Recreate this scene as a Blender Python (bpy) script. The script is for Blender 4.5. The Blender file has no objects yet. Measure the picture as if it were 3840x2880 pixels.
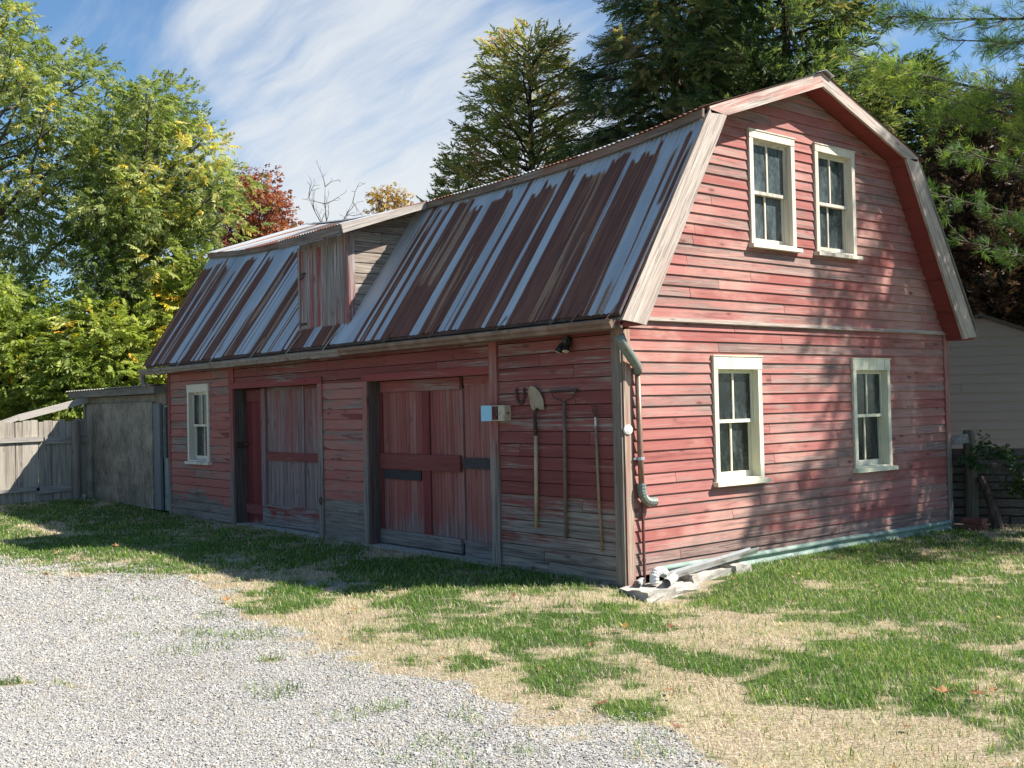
import bpy, math, random
import numpy as np
from mathutils import Vector, Matrix
R = math.radians
random.seed(7)
rng = np.random.default_rng(11)
sc = bpy.context.scene
col = sc.collection

# ------------------------------------------------------------------ camera
CAM = np.array([7.156, -7.266, 1.703])
c_r = Vector((0.638, 0.770, -0.0226)).normalized()
c_f = Vector((-0.770, 0.638, 0.0210)).normalized()
c_u = c_r.cross(c_f).normalized()
c_r = c_f.cross(c_u)
cam = bpy.data.cameras.new('camera')
cam.sensor_fit = 'HORIZONTAL'; cam.sensor_width = 36.0; cam.lens = 36 * 1.05278
cam.clip_start = 0.05; cam.clip_end = 3000
camo = bpy.data.objects.new('camera', cam); col.objects.link(camo)
M = Matrix.Identity(4)
for i in range(3):
    M[i][0] = c_r[i]; M[i][1] = c_u[i]; M[i][2] = -c_f[i]; M[i][3] = CAM[i]
camo.matrix_world = M
sc.camera = camo

# ------------------------------------------------------------------ light
SUN = Vector((0.71, 0.72, 1.0)).normalized()
SUN_EL = math.asin(SUN.z); SUN_AZ = math.atan2(SUN.x, SUN.y)
sun = bpy.data.lights.new('sun', 'SUN'); sun.energy = 5.0; sun.angle = R(0.5); sun.color = (1.0, 0.945, 0.86)
suno = bpy.data.objects.new('sun', sun); col.objects.link(suno)
suno.rotation_mode = 'QUATERNION'; suno.rotation_quaternion = SUN.to_track_quat('Z', 'Y')
suno.location = (20, 20, 30)
vs = sc.view_settings
sc.display_settings.display_device = 'sRGB'
vs.view_transform = 'Standard'; vs.look = 'None'; vs.exposure = 1.14; vs.gamma = 1.0; vs.use_curve_mapping = False
sc.cycles.max_bounces = 6; sc.cycles.diffuse_bounces = 3; sc.cycles.transmission_bounces = 3; sc.cycles.transparent_max_bounces = 8


class NT:
    """tiny node-tree writer"""
    def __init__(s, tree): s.t = tree
    def n(s, typ, ins=None, **props):
        nd = s.t.nodes.new(typ)
        for k, v in props.items(): setattr(nd, k, v)
        for k, v in (ins or {}).items(): s.set(nd.inputs[k], v)
        return nd
    def set(s, sock, v):
        if isinstance(v, bpy.types.NodeSocket): s.t.links.new(v, sock)
        elif isinstance(v, bpy.types.Node): s.t.links.new(v.outputs[0], sock)
        else:
            if sock.type == 'RGBA' and hasattr(v, '__len__') and len(v) == 3: v = (*v, 1)
            sock.default_value = v
    def m(s, op, a, b=0.0, c=0.0, clamp=False):
        nd = s.t.nodes.new('ShaderNodeMath'); nd.operation = op; nd.use_clamp = clamp
        s.set(nd.inputs[0], a); s.set(nd.inputs[1], b); s.set(nd.inputs[2], c); return nd.outputs[0]
    def vm(s, op, a, b=(0, 0, 0)):
        nd = s.t.nodes.new('ShaderNodeVectorMath'); nd.operation = op
        s.set(nd.inputs[0], a); s.set(nd.inputs[1], b); return nd
    def mix(s, f, a, b, blend='MIX'):
        nd = s.t.nodes.new('ShaderNodeMix'); nd.data_type = 'RGBA'; nd.blend_type = blend
        s.set(nd.inputs[0], f); s.set(nd.inputs[6], a); s.set(nd.inputs[7], b); return nd.outputs[2]
    def noise(s, vec, scale, detail=4.0, rough=0.55, dist=0.0, out=0):
        nd = s.n('ShaderNodeTexNoise', {'Vector': vec, 'Scale': scale, 'Detail': detail, 'Roughness': rough, 'Distortion': dist})
        return nd.outputs[out]
    def ss(s, v, a, b, lo=0.0, hi=1.0):
        nd = s.n('ShaderNodeMapRange', {0: v, 1: a, 2: b, 3: lo, 4: hi}, interpolation_type='SMOOTHSTEP'); return nd.outputs[0]
    def scale(s, vec, sx, sy, sz, loc=(0, 0, 0)):
        nd = s.n('ShaderNodeMapping', {'Vector': vec, 'Scale': (sx, sy, sz), 'Location': loc}); return nd.outputs[0]


# ------------------------------------------------------------------ sky
world = bpy.data.worlds.new("World"); sc.world = world; world.use_nodes = True
W = NT(world.node_tree); world.node_tree.nodes.clear()
sky = W.n('ShaderNodeTexSky', sky_type='NISHITA', sun_disc=False, sun_elevation=SUN_EL, sun_rotation=SUN_AZ,
          altitude=100.0, air_density=1.0, dust_density=0.6, ozone_density=2.2)
tc = W.n('ShaderNodeTexCoord').outputs['Generated']
nrm = W.vm('NORMALIZE', tc).outputs[0]
sep = W.n('ShaderNodeSeparateXYZ', {0: nrm})
zc = W.m('ADD', W.m('MAXIMUM', sep.outputs[2], 0.0), 0.16)
flat = W.n('ShaderNodeCombineXYZ', {0: W.m('DIVIDE', sep.outputs[0], zc), 1: W.m('DIVIDE', sep.outputs[1], zc), 2: 0.0}).outputs[0]
warp = W.noise(flat, 0.9, 3.0, out=1)
flatw = W.vm('ADD', flat, W.vm('MULTIPLY', W.vm('SUBTRACT', warp, (0.5, 0.5, 0.5)).outputs[0], (0.42, 0.42, 0)).outputs[0]).outputs[0]
rotd = W.n('ShaderNodeMapping', {'Vector': flatw, 'Rotation': (0, 0, R(-25)), 'Scale': (0.8, 3.6, 1.0)}).outputs[0]
wisp = W.noise(rotd, 1.5, 12.0, 0.58)
soft = W.noise(flatw, 1.1, 5.0, 0.5)
# where the cirrus banks lie: lobes round directions (dx, dy, dz, sharpness, amount)
dens = None
for dx, dy, dz, k, a in ((-.824, .442, .353, 500, .55), (-.812, .48, .333, 420, .6), (-.796, .521, .308, 260, .62), (-.79, .551, .265, 160, .6),
                         (-.783, .58, .225, 90, .55), (-.863, .376, .338, 2200, .34), (-.861, .4, .314, 1800, .36), (-.854, .43, .294, 900, .36),
                         (-.84, .47, .22, 120, .38), (-.73, .6, .30, 120, .4), (-.89, .33, .22, 60, .25), (-.60, .75, .2, 30, .3)):
    d = W.vm('DOT_PRODUCT', nrm, tuple(Vector((dx, dy, dz)).normalized())).outputs['Value']
    lob = W.m('MULTIPLY', W.m('POWER', W.m('MAXIMUM', d, 0.0), k), a)
    dens = lob if dens is None else W.m('ADD', dens, lob)
base_cov = W.ss(sep.outputs[2], 0.0, 0.30, 0.55, 0.0)
cov = W.m('ADD', W.m('MINIMUM', dens, 0.95), base_cov)
wisp2 = W.noise(W.n('ShaderNodeMapping', {'Vector': flatw, 'Rotation': (0, 0, R(-38)), 'Scale': (1.6, 11.0, 1.0)}).outputs[0], 1.4, 10.0, 0.6)
tex = W.m('ADD', W.m('ADD', W.m('MULTIPLY', wisp, 0.6), W.m('MULTIPLY', soft, 0.3)), W.m('MULTIPLY', wisp2, .3))
cl = W.ss(W.m('ADD', W.m('MULTIPLY', cov, .72), W.m('MULTIPLY', W.m('SUBTRACT', tex, .6), 2.3)), 0.06, 1.0)
cloud_col = W.mix(W.ss(sep.outputs[2], 0.0, 0.5), (5.8, 6.0, 6.15), (5.5, 5.8, 6.1))
skyt = W.mix(1.0, sky.outputs[0], (0.84, 1.04, 1.15), 'MULTIPLY')
skyc = W.mix(W.m('MULTIPLY', cl, 0.92), skyt, cloud_col)
bg = W.n('ShaderNodeBackground', {'Color': skyc, 'Strength': 0.066})
W.t.links.new(bg.outputs[0], W.n('ShaderNodeOutputWorld').inputs[0])


# ------------------------------------------------------------------ object helpers
def tag(o, label=None, cat=None, group=None, kind=None):
    for k, v in (('label', label), ('category', cat), ('group', group), ('kind', kind)):
        if v: o[k] = v
    return o

def thing(name, label, cat, loc=(0, 0, 0), rz=0.0, group=None):
    o = bpy.data.objects.new(name, None); col.objects.link(o); o.empty_display_size = 0.2
    o.location = loc; o.rotation_euler = (0, 0, rz)
    return tag(o, label, cat, group)

def origin_of(p):
    v = np.zeros(3)
    while p is not None:
        v += np.array(p.location); p = p.parent
    return v

def np_mesh(name, V, F, mat, parent=None, rnd=None, local=False, smooth=False, attr=None, loc=None):
    """V (n,3); F (m,k) array or list of index lists; rnd: per-vertex random value"""
    V = np.asarray(V, dtype=np.float32)
    if not local and parent is not None: V = V - origin_of(parent).astype(np.float32)
    if loc is not None: V = V - np.asarray(loc, np.float32)
    me = bpy.data.meshes.new(name)
    if isinstance(F, np.ndarray):
        m, k = F.shape; li = F.ravel(); ls = np.arange(m) * k; lt = np.full(m, k)
    else:
        lt = np.array([len(f) for f in F]); ls = np.concatenate([[0], np.cumsum(lt)[:-1]]); li = np.array([i for f in F for i in f])
    me.vertices.add(len(V)); me.vertices.foreach_set('co', V.ravel())
    me.loops.add(len(li)); me.loops.foreach_set('vertex_index', li.astype(np.int32))
    me.polygons.add(len(lt)); me.polygons.foreach_set('loop_start', ls.astype(np.int32)); me.polygons.foreach_set('loop_total', lt.astype(np.int32))
    me.polygons.foreach_set('use_smooth', np.full(len(lt), bool(smooth)))
    for nm, a in ({'rnd': rnd} | (attr or {})).items():
        if a is not None:
            at = me.attributes.new(nm, 'FLOAT', 'POINT'); at.data.foreach_set('value', np.asarray(a, np.float32))
    me.update(calc_edges=True); me.validate()
    me.materials.append(mat)
    o = bpy.data.objects.new(name, me); col.objects.link(o)
    if parent is not None: o.parent = parent
    if loc is not None: o.location = loc
    return o

class MB:
    def __init__(s, f=None): s.v = []; s.fa = []; s.r = []; s.f = f
    def add(s, verts, faces, r=None):
        b = len(s.v); r = random.random() if r is None else r
        s.v += [tuple(s.f(*p)) if s.f else tuple(p) for p in verts]; s.fa += [[b + i for i in f] for f in faces]; s.r += [r] * len(verts)
        return s
    def box(s, x0, x1, y0, y1, z0, z1, j=0.0, r=None):
        q = lambda: random.uniform(-j, j) if j else 0.0
        vs_ = [(x + q(), y + q(), z + q()) for x in (x0, x1) for y in (y0, y1) for z in (z0, z1)]
        return s.add(vs_, [(0, 1, 3, 2), (4, 6, 7, 5), (0, 4, 5, 1), (2, 3, 7, 6), (0, 2, 6, 4), (1, 5, 7, 3)], r)
    def prism(s, poly, axis, a0, a1, r=None):
        """poly in the two other axes, extruded along axis"""
        n = len(poly); vs_ = []
        for a in (a0, a1):
            for p, q in poly:
                vs_.append((a, p, q) if axis == 0 else (p, a, q) if axis == 1 else (p, q, a))
        fs = [list(range(n)), list(range(2 * n - 1, n - 1, -1))] + [[i, i + n, (i + 1) % n + n, (i + 1) % n] for i in range(n)]
        return s.add(vs_, fs, r)
    def beam(s, a, b, w, h, r=None, up=(0, 0, 1)):
        a = Vector(a); b = Vector(b); d = (b - a).normalized(); sx = d.cross(Vector(up)).normalized() * w / 2; uy = sx.normalized().cross(d) * h / 2
        vs_ = [p + i * sx + k * uy for p in (a, b) for i in (-1, 1) for k in (-1, 1)]
        return s.add(vs_, [(0, 1, 3, 2), (4, 6, 7, 5), (0, 4, 5, 1), (2, 3, 7, 6), (0, 2, 6, 4), (1, 5, 7, 3)], r)
    def tube(s, pts, rad, seg=8, caps=True, r=None, flat=1.0):
        pts = [Vector(p) for p in pts]; n = len(pts)
        rads = rad if hasattr(rad, '__len__') else [rad] * n
        vs_ = []; ref = None
        for i, p in enumerate(pts):
            t = (pts[min(i + 1, n - 1)] - pts[max(i - 1, 0)]).normalized()
            if ref is None: ref = Vector((0, 0, 1)) if abs(t.z) < 0.9 else Vector((1, 0, 0))
            a = (ref - t * ref.dot(t)).normalized(); b = t.cross(a); ref = a
            for k in range(seg):
                th = 2 * math.pi * k / seg
                vs_.append(p + (a * math.cos(th) + b * math.sin(th) * flat) * rads[i])
        fs = [[i * seg + k, i * seg + (k + 1) % seg, (i + 1) * seg + (k + 1) % seg, (i + 1) * seg + k] for i in range(n - 1) for k in range(seg)]
        if caps: fs += [list(range(seg))[::-1], [(n - 1) * seg + k for k in range(seg)]]
        return s.add(vs_, fs, r)
    def build_each(s, name, mat, parent, n=8, **kw):
        """one object per piece (pieces of n vertices each)"""
        for k in range(0, len(s.v), n):
            q = MB(); q.v = s.v[k:k + n]; q.r = s.r[k:k + n]; q.fa = [[i - k for i in f] for f in s.fa if k <= f[0] < k + n]; q.build(name, mat, parent, **kw)
    def build(s, name, mat, parent=None, local=False, smooth=False, post=None, loc=None):
        V = np.array(s.v, float)
        if post is not None: V = post(V)
        return np_mesh(name, V, s.fa, mat, parent, s.r, local, smooth, loc=loc)


# ------------------------------------------------------------------ materials
def new_mat(name):
    m = bpy.data.materials.new(name); m.use_nodes = True; m.node_tree.nodes.clear()
    t = NT(m.node_tree); t.pos = t.n('ShaderNodeNewGeometry').outputs['Position']
    t.rnd = t.n('ShaderNodeAttribute', attribute_name='rnd').outputs['Fac']
    return m, t

def finish(t, color, rough=0.8, bump=None, bstr=0.3, bdist=0.01, metal=0.0, spec=0.3, **kw):
    p = t.n('ShaderNodeBsdfPrincipled', {'Base Color': color, 'Roughness': rough, 'Metallic': metal, 'Specular IOR Level': spec, **kw})
    if bump is not None:
        b = t.n('ShaderNodeBump', {'Height': bump, 'Strength': bstr, 'Distance': bdist}); t.set(p.inputs['Normal'], b.outputs[0])
    t.t.links.new(p.outputs[0], t.n('ShaderNodeOutputMaterial').inputs[0])
    return p

def wood(name, paint, paint2, bare, bare2, wear=0.5, grain='y', zfade=None, knots=True, contrast=0.5, fade=None, rot=0.0):
    """flaking painted boards; grain: direction of the fibres; zfade=(z,width): bare below that height"""
    m, t = new_mat(name)
    st = {'x': (0.55, 7, 7), 'y': (7, 0.55, 7), 'z': (7, 7, 0.45)}[grain]
    fi = {'x': (2.2, 75, 75), 'y': (75, 2.2, 75), 'z': (70, 70, 1.8)}[grain]
    off = t.n('ShaderNodeCombineXYZ', {0: t.m('MULTIPLY', t.rnd, 37.0), 1: t.m('MULTIPLY', t.rnd, 91.0), 2: t.m('MULTIPLY', t.rnd, 53.0)}).outputs[0]
    if rot: t.pos = t.n('ShaderNodeVectorRotate', {'Vector': t.pos, 'Angle': rot}, rotation_type='X_AXIS').outputs[0]
    p = t.vm('ADD', t.pos, off).outputs[0]
    big = t.noise(t.scale(t.pos, *[{0.55: .55, .45: .6}.get(a, 1.4) for a in st]), 1.0, 4.0, 0.6)
    mid = t.noise(t.scale(p, *st), 1.0, 5.0, 0.62, 0.3)
    fine = t.noise(t.scale(p, *fi), 1.0, 3.0, 0.6, 0.6)
    speck = t.noise(t.scale(p, *[a * .35 for a in fi]), 1.6, 6.0, 0.75)
    w = t.m('ADD', t.m('MULTIPLY', big, 0.7), t.m('MULTIPLY', mid, 0.8))
    w = t.m('ADD', w, t.m('MULTIPLY', t.m('SUBTRACT', t.rnd, 0.5), 0.24))
    w = t.m('ADD', w, t.m('MULTIPLY', t.m('SUBTRACT', speck, 0.5), 1.0))
    w = t.m('ADD', w, t.m('MULTIPLY', t.m('SUBTRACT', fine, 0.5), 0.45))
    if zfade:
        z = t.n('ShaderNodeSeparateXYZ', {0: t.pos}).outputs[2]
        zj = t.m('ADD', z, t.m('ADD', t.m('MULTIPLY', t.m('SUBTRACT', mid, 0.5), 0.5), t.m('MULTIPLY', t.m('SUBTRACT', t.noise(t.scale(t.pos, 1.1, 1.1, .6), 1.0, 4.0, .6), .5), .9)))
        w = t.m('ADD', w, t.ss(zj, zfade[0] - zfade[1], zfade[0] + zfade[1], 0.55, 0.0))
    thr = 0.75 + (0.5 - wear) * 0.9
    W_ = t.ss(w, thr - 0.13, thr + 0.13)
    pv = t.noise(t.scale(p, *[a * 0.5 for a in st]), 1.3, 3.0, 0.5)
    pc = t.mix(t.ss(t.m('ADD', t.m('MULTIPLY', pv, 0.7), t.m('MULTIPLY', t.rnd, 0.4)), 0.3, 0.75), paint, paint2)
    if fade: pc = t.mix(t.ss(t.noise(t.scale(t.pos, .9, .9, 1.6), 1.0, 4.0, .6), .46, .68, 0.0, .75), pc, fade)
    bc = t.mix(t.ss(t.m('ADD', t.m('MULTIPLY', speck, .7), t.m('MULTIPLY', pv, .3)), 0.36, 0.66), bare2, bare)
    bc = t.mix(t.ss(fine, 0.3, 0.55, 0.6, 0.0), bc, [c * 0.35 for c in bare2])
    c = t.mix(W_, pc, bc)
    c = t.mix(t.m('MULTIPLY', t.ss(fine, 0.25, 0.5, 1.0, 0.0), contrast), c, t.mix(0.6, c, (0.02, 0.015, 0.012)))
    ds = t.ss(t.noise(t.scale(p, *[a * 1.7 for a in st]), 1.0, 6.0, .68, .4), .53, .70, 0, .62)
    c = t.mix(t.m('MULTIPLY', ds, contrast * 1.6), c, t.mix(1.0, c, (.30, .26, .26), 'MULTIPLY'))
    if knots:
        kn = t.n('ShaderNodeTexVoronoi', {'Vector': t.scale(p, *{'x': (3.0, 8, 8), 'y': (8, 3.0, 8), 'z': (8, 8, 2.6)}[grain]), 'Scale': 1.0, 'Randomness': 1.0})
        ksel = t.m('GREATER_THAN', t.n('ShaderNodeSeparateColor', {0: kn.outputs['Color']}).outputs[0], 0.62)
        c = t.mix(t.m('MULTIPLY', t.m('MULTIPLY', t.ss(kn.outputs['Distance'], 0.09, 0.17, 1.0, 0.0), ksel), 0.8), c, (0.075, 0.028, 0.02))
        ring = t.m('MULTIPLY', t.m('MULTIPLY', t.ss(kn.outputs['Distance'], 0.13, 0.3, 0.5, 0.0), ksel), 0.7)
        c = t.mix(ring, c, t.mix(0.5, paint, bare2))
    h = t.m('ADD', t.m('MULTIPLY', fine, 0.7), t.m('MULTIPLY', W_, -0.5))
    finish(t, c, 0.82, h, 0.45, 0.004, spec=0.18)
    return m

PINK, RED, DEEP = (.41, .180, .158), (.305, .100, .087), (.185, .052, .046)
GREY, GREYD = (.33, .285, .245), (.15, .125, .105)
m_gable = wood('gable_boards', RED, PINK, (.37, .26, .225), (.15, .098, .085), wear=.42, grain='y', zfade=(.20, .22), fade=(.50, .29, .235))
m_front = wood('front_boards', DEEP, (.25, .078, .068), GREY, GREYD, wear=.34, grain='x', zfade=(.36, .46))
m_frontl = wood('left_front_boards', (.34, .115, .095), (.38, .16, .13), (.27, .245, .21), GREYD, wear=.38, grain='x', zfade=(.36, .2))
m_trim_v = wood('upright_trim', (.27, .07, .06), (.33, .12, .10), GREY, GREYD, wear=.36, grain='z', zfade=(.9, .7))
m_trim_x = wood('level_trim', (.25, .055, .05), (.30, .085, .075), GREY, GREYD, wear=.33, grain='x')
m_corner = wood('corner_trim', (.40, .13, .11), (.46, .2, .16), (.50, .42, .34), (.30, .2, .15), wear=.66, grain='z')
m_cornerf = wood('corner_trim_grey', (.30, .09, .08), (.33, .13, .11), (.30, .255, .215), (.17, .14, .115), wear=.80, grain='z')
m_band = wood('band_trim', (.45, .22, .19), (.5, .30, .25), (.55, .48, .42), (.33, .26, .22), wear=.72, grain='y')
RK = ((.46, .22, .19), (.53, .33, .28), (.56, .50, .44), (.36, .29, .245))
m_rake = [wood('rake_trim', *RK, wear=.66, grain='y', rot=R(a)) for a in (-57.3, -19, 57.3, 19)]
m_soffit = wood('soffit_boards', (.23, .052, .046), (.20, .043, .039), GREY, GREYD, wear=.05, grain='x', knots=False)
m_fascia = wood('eave_trim', (.23, .12, .10), (.27, .17, .14), (.30, .235, .19), (.14, .10, .08), wear=.62, grain='x')
m_dorm = wood('dormer_boards', (.30, .13, .11), (.36, .2, .17), (.42, .36, .30), (.2, .16, .13), wear=.80, grain='y')
m_dormr = wood('dormer_trim', (.40, .34, .30), (.44, .38, .33), (.50, .46, .41), (.30, .26, .23), wear=.6, grain='y', rot=R(-19))
m_hatch = wood('hatch_boards', (.26, .07, .065), (.30, .10, .09), (.40, .36, .34), (.19, .155, .145), wear=.64, grain='z')
m_doorv = wood('door_boards', (.27, .085, .07), (.34, .14, .115), (.33, .24, .225), (.19, .11, .10), wear=.24, grain='z', zfade=(.36, .22), contrast=.65)
m_doorg = wood('grey_door_boards', (.24, .085, .077), (.29, .13, .115), (.32, .25, .235), (.18, .13, .125), wear=.46, grain='z', zfade=(.8, .6), contrast=.65)
m_doorr = wood('red_door_boards', (.165, .034, .033), (.20, .05, .047), GREY, GREYD, wear=.14, grain='z', zfade=(.1, .1), knots=False)
m_rail = wood('door_rails', (.17, .042, .039), (.21, .065, .058), GREY, GREYD, wear=.26, grain='x', knots=False)
m_railw = wood('worn_rails', (.22, .045, .04), (.25, .06, .055), (.30, .275, .26), (.16, .14, .13), wear=.62, grain='x', zfade=(.17, .07), knots=False)
m_jamb = wood('jamb_boards', (.13, .055, .05), (.15, .075, .065), (.16, .135, .12), (.08, .065, .06), wear=.6, grain='z')
m_blackb = wood('black_boards', (.045, .042, .045), (.06, .055, .055), (.17, .155, .145), (.07, .06, .06), wear=.30, grain='x', knots=False)
m_cream = wood('cream_paint', (.72, .69, .50), (.76, .72, .56), (.52, .47, .37), (.36, .30, .24), wear=.28, grain='z', knots=False, contrast=.2)
m_creamw = wood('white_paint', (.64, .585, .475), (.70, .64, .53), (.46, .41, .35), (.34, .29, .24), wear=.36, grain='z', knots=False, contrast=.25)
m_fence = wood('fence_boards', (.40, .355, .30), (.46, .41, .34), (.44, .395, .33), (.23, .20, .165), wear=.6, grain='z')
m_post = wood('post_wood', (.27, .235, .195), (.22, .185, .15), (.33, .28, .23), (.15, .12, .095), wear=.6, grain='z')
m_plank = wood('plank_wood', (.40, .37, .33), (.34, .315, .28), (.46, .43, .38), (.26, .235, .21), wear=.6, grain='y', knots=False)
m_mossy = wood('mossy_post', (.10, .095, .055), (.13, .115, .075), (.17, .15, .11), (.08, .07, .05), wear=.55, grain='z', knots=False)
m_shplank = wood('blue_grey_planks', (.16, .165, .17), (.19, .195, .195), (.22, .21, .195), (.11, .105, .10), wear=.5, grain='z', knots=False)
m_shfas = wood('grey_fascia', (.20, .185, .16), (.23, .21, .18), (.26, .235, .20), (.13, .115, .095), wear=.6, grain='x')
m_pallet = wood('pallet_wood', (.10, .085, .07), (.13, .105, .085), (.16, .135, .11), (.07, .058, .047), wear=.6, grain='x')

def plain(name, c, rough=.7, metal=0.0, var=.25, nscale=8.0, bstr=.15, spec=.3, dirt=None, rv=0.0):
    m, t = new_mat(name)
    n = t.noise(t.pos, nscale, 6.0, .65); n2 = t.noise(t.pos, nscale * 9, 4.0, .6)
    f = t.m('ADD', t.m('MULTIPLY', n, .65), t.m('MULTIPLY', n2, .35))
    if rv: f = t.m('ADD', f, t.m('MULTIPLY', t.m('SUBTRACT', t.rnd, .5), rv))
    lo = [a * (1 - var) for a in c]; hi = [min(1, a * (1 + var)) for a in c]
    cc = t.mix(t.ss(f, .3, .7), lo, hi)
    if dirt: cc = t.mix(t.ss(n, .48, .66), cc, dirt)
    finish(t, cc, rough, n2, bstr, .004, metal, spec)
    return m

m_iron = plain('rusty_iron', (.065, .042, .034), .75, .2, .4, 20)
m_shovel = plain('worn_shovel_steel', (.33, .27, .185), .6, .15, .25, 9, dirt=(.20, .145, .09))
m_handle = plain('pale_handle_wood', (.42, .33, .22), .65, 0, .2, 12)
m_handled = plain('dark_handle_wood', (.16, .115, .085), .7, 0, .3, 12)
m_handlem = plain('brown_handle_wood', (.26, .185, .115), .7, 0, .3, 12)
m_gutter = plain('brown_gutter', (.17, .105, .075), .5, .1, .25, 5, dirt=(.23, .16, .12))
m_gutterold = plain('old_gutter', (.27, .225, .19), .7, .1, .4, 6, dirt=(.14, .10, .08))
m_teal = plain('teal_metal', (.20, .29, .24), .6, .0, .3, 5, dirt=(.32, .365, .31))
m_tealpipe = plain('grey_teal_pipe', (.19, .225, .205), .5, .2, .35, 14, dirt=(.20, .14, .10))
m_copper = plain('brown_pipe', (.25, .16, .11), .4, .25, .25, 14, dirt=(.2, .10, .075))
m_conduit = plain('rust_conduit', (.13, .055, .05), .5, .2, .3, 14)
m_galv = plain('galvanised_steel', (.55, .57, .58), .38, .55, .2, 7, dirt=(.44, .42, .39))
m_strap = plain('strap_steel', (.50, .52, .54), .4, .5, .2, 20)
m_pvc = plain('dull_white_pipe', (.58, .57, .54), .45, 0, .2, 12, dirt=(.4, .36, .31))
m_black = plain('unlit_interior_black', (.012, .012, .012), .8, 0, .2, 5)  # flat black that stands in for the shade of interiors and recesses
m_brick = plain('brick_red', (.19, .075, .055), .9, 0, .35, 20)
m_blue = plain('pale_blue_paint', (.30, .56, .70), .5, 0, .08, 9)
m_boxcream = plain('cream_box_paint', (.46, .40, .30), .55, 0, .2, 14, dirt=(.3, .22, .15))
m_lampdark = plain('dark_lamp_metal', (.035, .033, .03), .4, .3, .4, 30)
m_lampglass = plain('lamp_glass', (.42, .36, .27), .2, 0, .4, 30, spec=.6)
m_white = plain('white_plastic', (.72, .70, .66), .35, 0, .06, 10)
m_conc = plain('concrete', (.43, .40, .355), .9, 0, .35, 6, .6, dirt=(.28, .25, .21))
m_shroof = plain('shed_roof_metal', (.62, .60, .56), .4, .5, .3, 6)
m_vinyl = plain('beige_vinyl', (.215, .21, .20), .55, 0, .04, 2)
m_darkroof = plain('dark_shingles', (.06, .055, .05), .9, 0, .4, 20)
m_paleroof = plain('pale_roof', (.62, .60, .56), .7, 0, .15, 3)
m_osb = plain('orange_board', (.22, .145, .085), .8, 0, .25, 16)

def make_glass():
    m, t = new_mat('dusty_glass')
    off = t.n('ShaderNodeCombineXYZ', {0: t.m('MULTIPLY', t.rnd, 31.0), 1: t.m('MULTIPLY', t.rnd, 17.0), 2: t.m('MULTIPLY', t.rnd, 7.0)}).outputs[0]
    p = t.vm('ADD', t.pos, off).outputs[0]
    n1 = t.noise(t.scale(p, 3, 3, 1.6), 1.0, 5.0, .65); n2 = t.noise(t.scale(p, 14, 14, 9), 1.0, 6.0, .7); n3 = t.noise(t.scale(p, 90, 90, 90), 1.0, 2.0, .6)
    f = t.m('ADD', t.m('ADD', t.m('MULTIPLY', n1, .6), t.m('MULTIPLY', n2, .35)), t.m('MULTIPLY', n3, .18))
    zz = t.n('ShaderNodeSeparateXYZ', {0: t.pos}).outputs[2]
    up = t.ss(zz, 2.2, 3.4, 0.0, .10)
    d = t.ss(t.m('ADD', f, up), .50, .95)
    c = t.mix(d, (.010, .014, .014), (.14, .172, .178))
    finish(t, c, t.ss(n2, .3, .7, .10, .32), n3, .04, .002, 0, .55)
    return m
m_glass = make_glass()

def make_roof(name, pitchy=True, lit=False):
    m, t = new_mat(name)
    ru = t.n('ShaderNodeAttribute', attribute_name='rust').outputs['Fac']
    sp = t.n('ShaderNodeSeparateXYZ', {0: t.pos})
    st = t.noise(t.scale(t.pos, 22, 1.2, 1.2), 1.0, 5.0, .65)
    sp1 = t.noise(t.scale(t.pos, 60, 22, 22), 1.0, 4.0, .65)
    v = t.m('ADD', ru, t.m('MULTIPLY', t.m('SUBTRACT', t.m('ADD', t.m('MULTIPLY', st, .5), t.m('MULTIPLY', sp1, .5)), .5), .55))
    f = t.ss(v, .40, .58)
    edge = t.m('MULTIPLY', t.ss(v, .26, .46), t.ss(v, .78, .54, 0.0, 1.0))
    dark = t.mix(t.ss(st, .35, .66), (.118, .050, .037), (.195, .084, .056))
    dark = t.mix(t.ss(t.noise(t.scale(t.pos, 9, .7, .7), 1.0, 3.0, .6), .56, .72, 0, .7), dark, (.26, .125, .065))
    galv = t.mix(t.ss(t.noise(t.scale(t.pos, 4.0, .5, .5), 1.0, 4.0, .6), .3, .7), (.43, .44, .445), (.60, .60, .585))
    galv = t.mix(t.ss(st, .55, .75, 0, .5), galv, (.52, .49, .42))
    galv = t.mix(t.ss(sp1, .66, .76, 0, .8), galv, (.2, .10, .06))
    c = t.mix(f, galv, dark); c = t.mix(t.m('MULTIPLY', edge, .75), c, (.34, .19, .10))
    seam = t.m('LESS_THAN', t.m('FRACT', t.m('DIVIDE', t.m('ADD', sp.outputs[0], 20.0), .66)), .022)
    c = t.mix(t.m('MULTIPLY', seam, .55), c, (.06, .045, .04))
    ro = t.mix(f, (.42,) * 3, (.9,) * 3)
    me = t.m('MULTIPLY', t.m('SUBTRACT', 1.0, f), .35)
    finish(t, c, t.n('ShaderNodeSeparateColor', {0: ro}).outputs[0], sp1, .25, .003, me, .35)
    return m
m_roof = make_roof('rusty_roof_sheet')

def make_shingle():
    m, t = new_mat('grey_shingle_siding')
    n = t.noise(t.scale(t.pos, 38, 38, 4.5), 1.0, 5.0, .7); n2 = t.noise(t.pos, 2.0, 4.0, .6); n3 = t.noise(t.scale(t.pos, 90, 90, 30), 1.0, 3.0, .6)
    f = t.m('ADD', t.m('ADD', t.m('MULTIPLY', n, .55), t.m('MULTIPLY', n2, .35)), t.m('MULTIPLY', n3, .25))
    c = t.mix(t.ss(f, .42, .74), (.085, .073, .056), (.36, .32, .25))
    finish(t, c, .95, n, .4, .006)
    return m
m_shingle = make_shingle()

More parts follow.
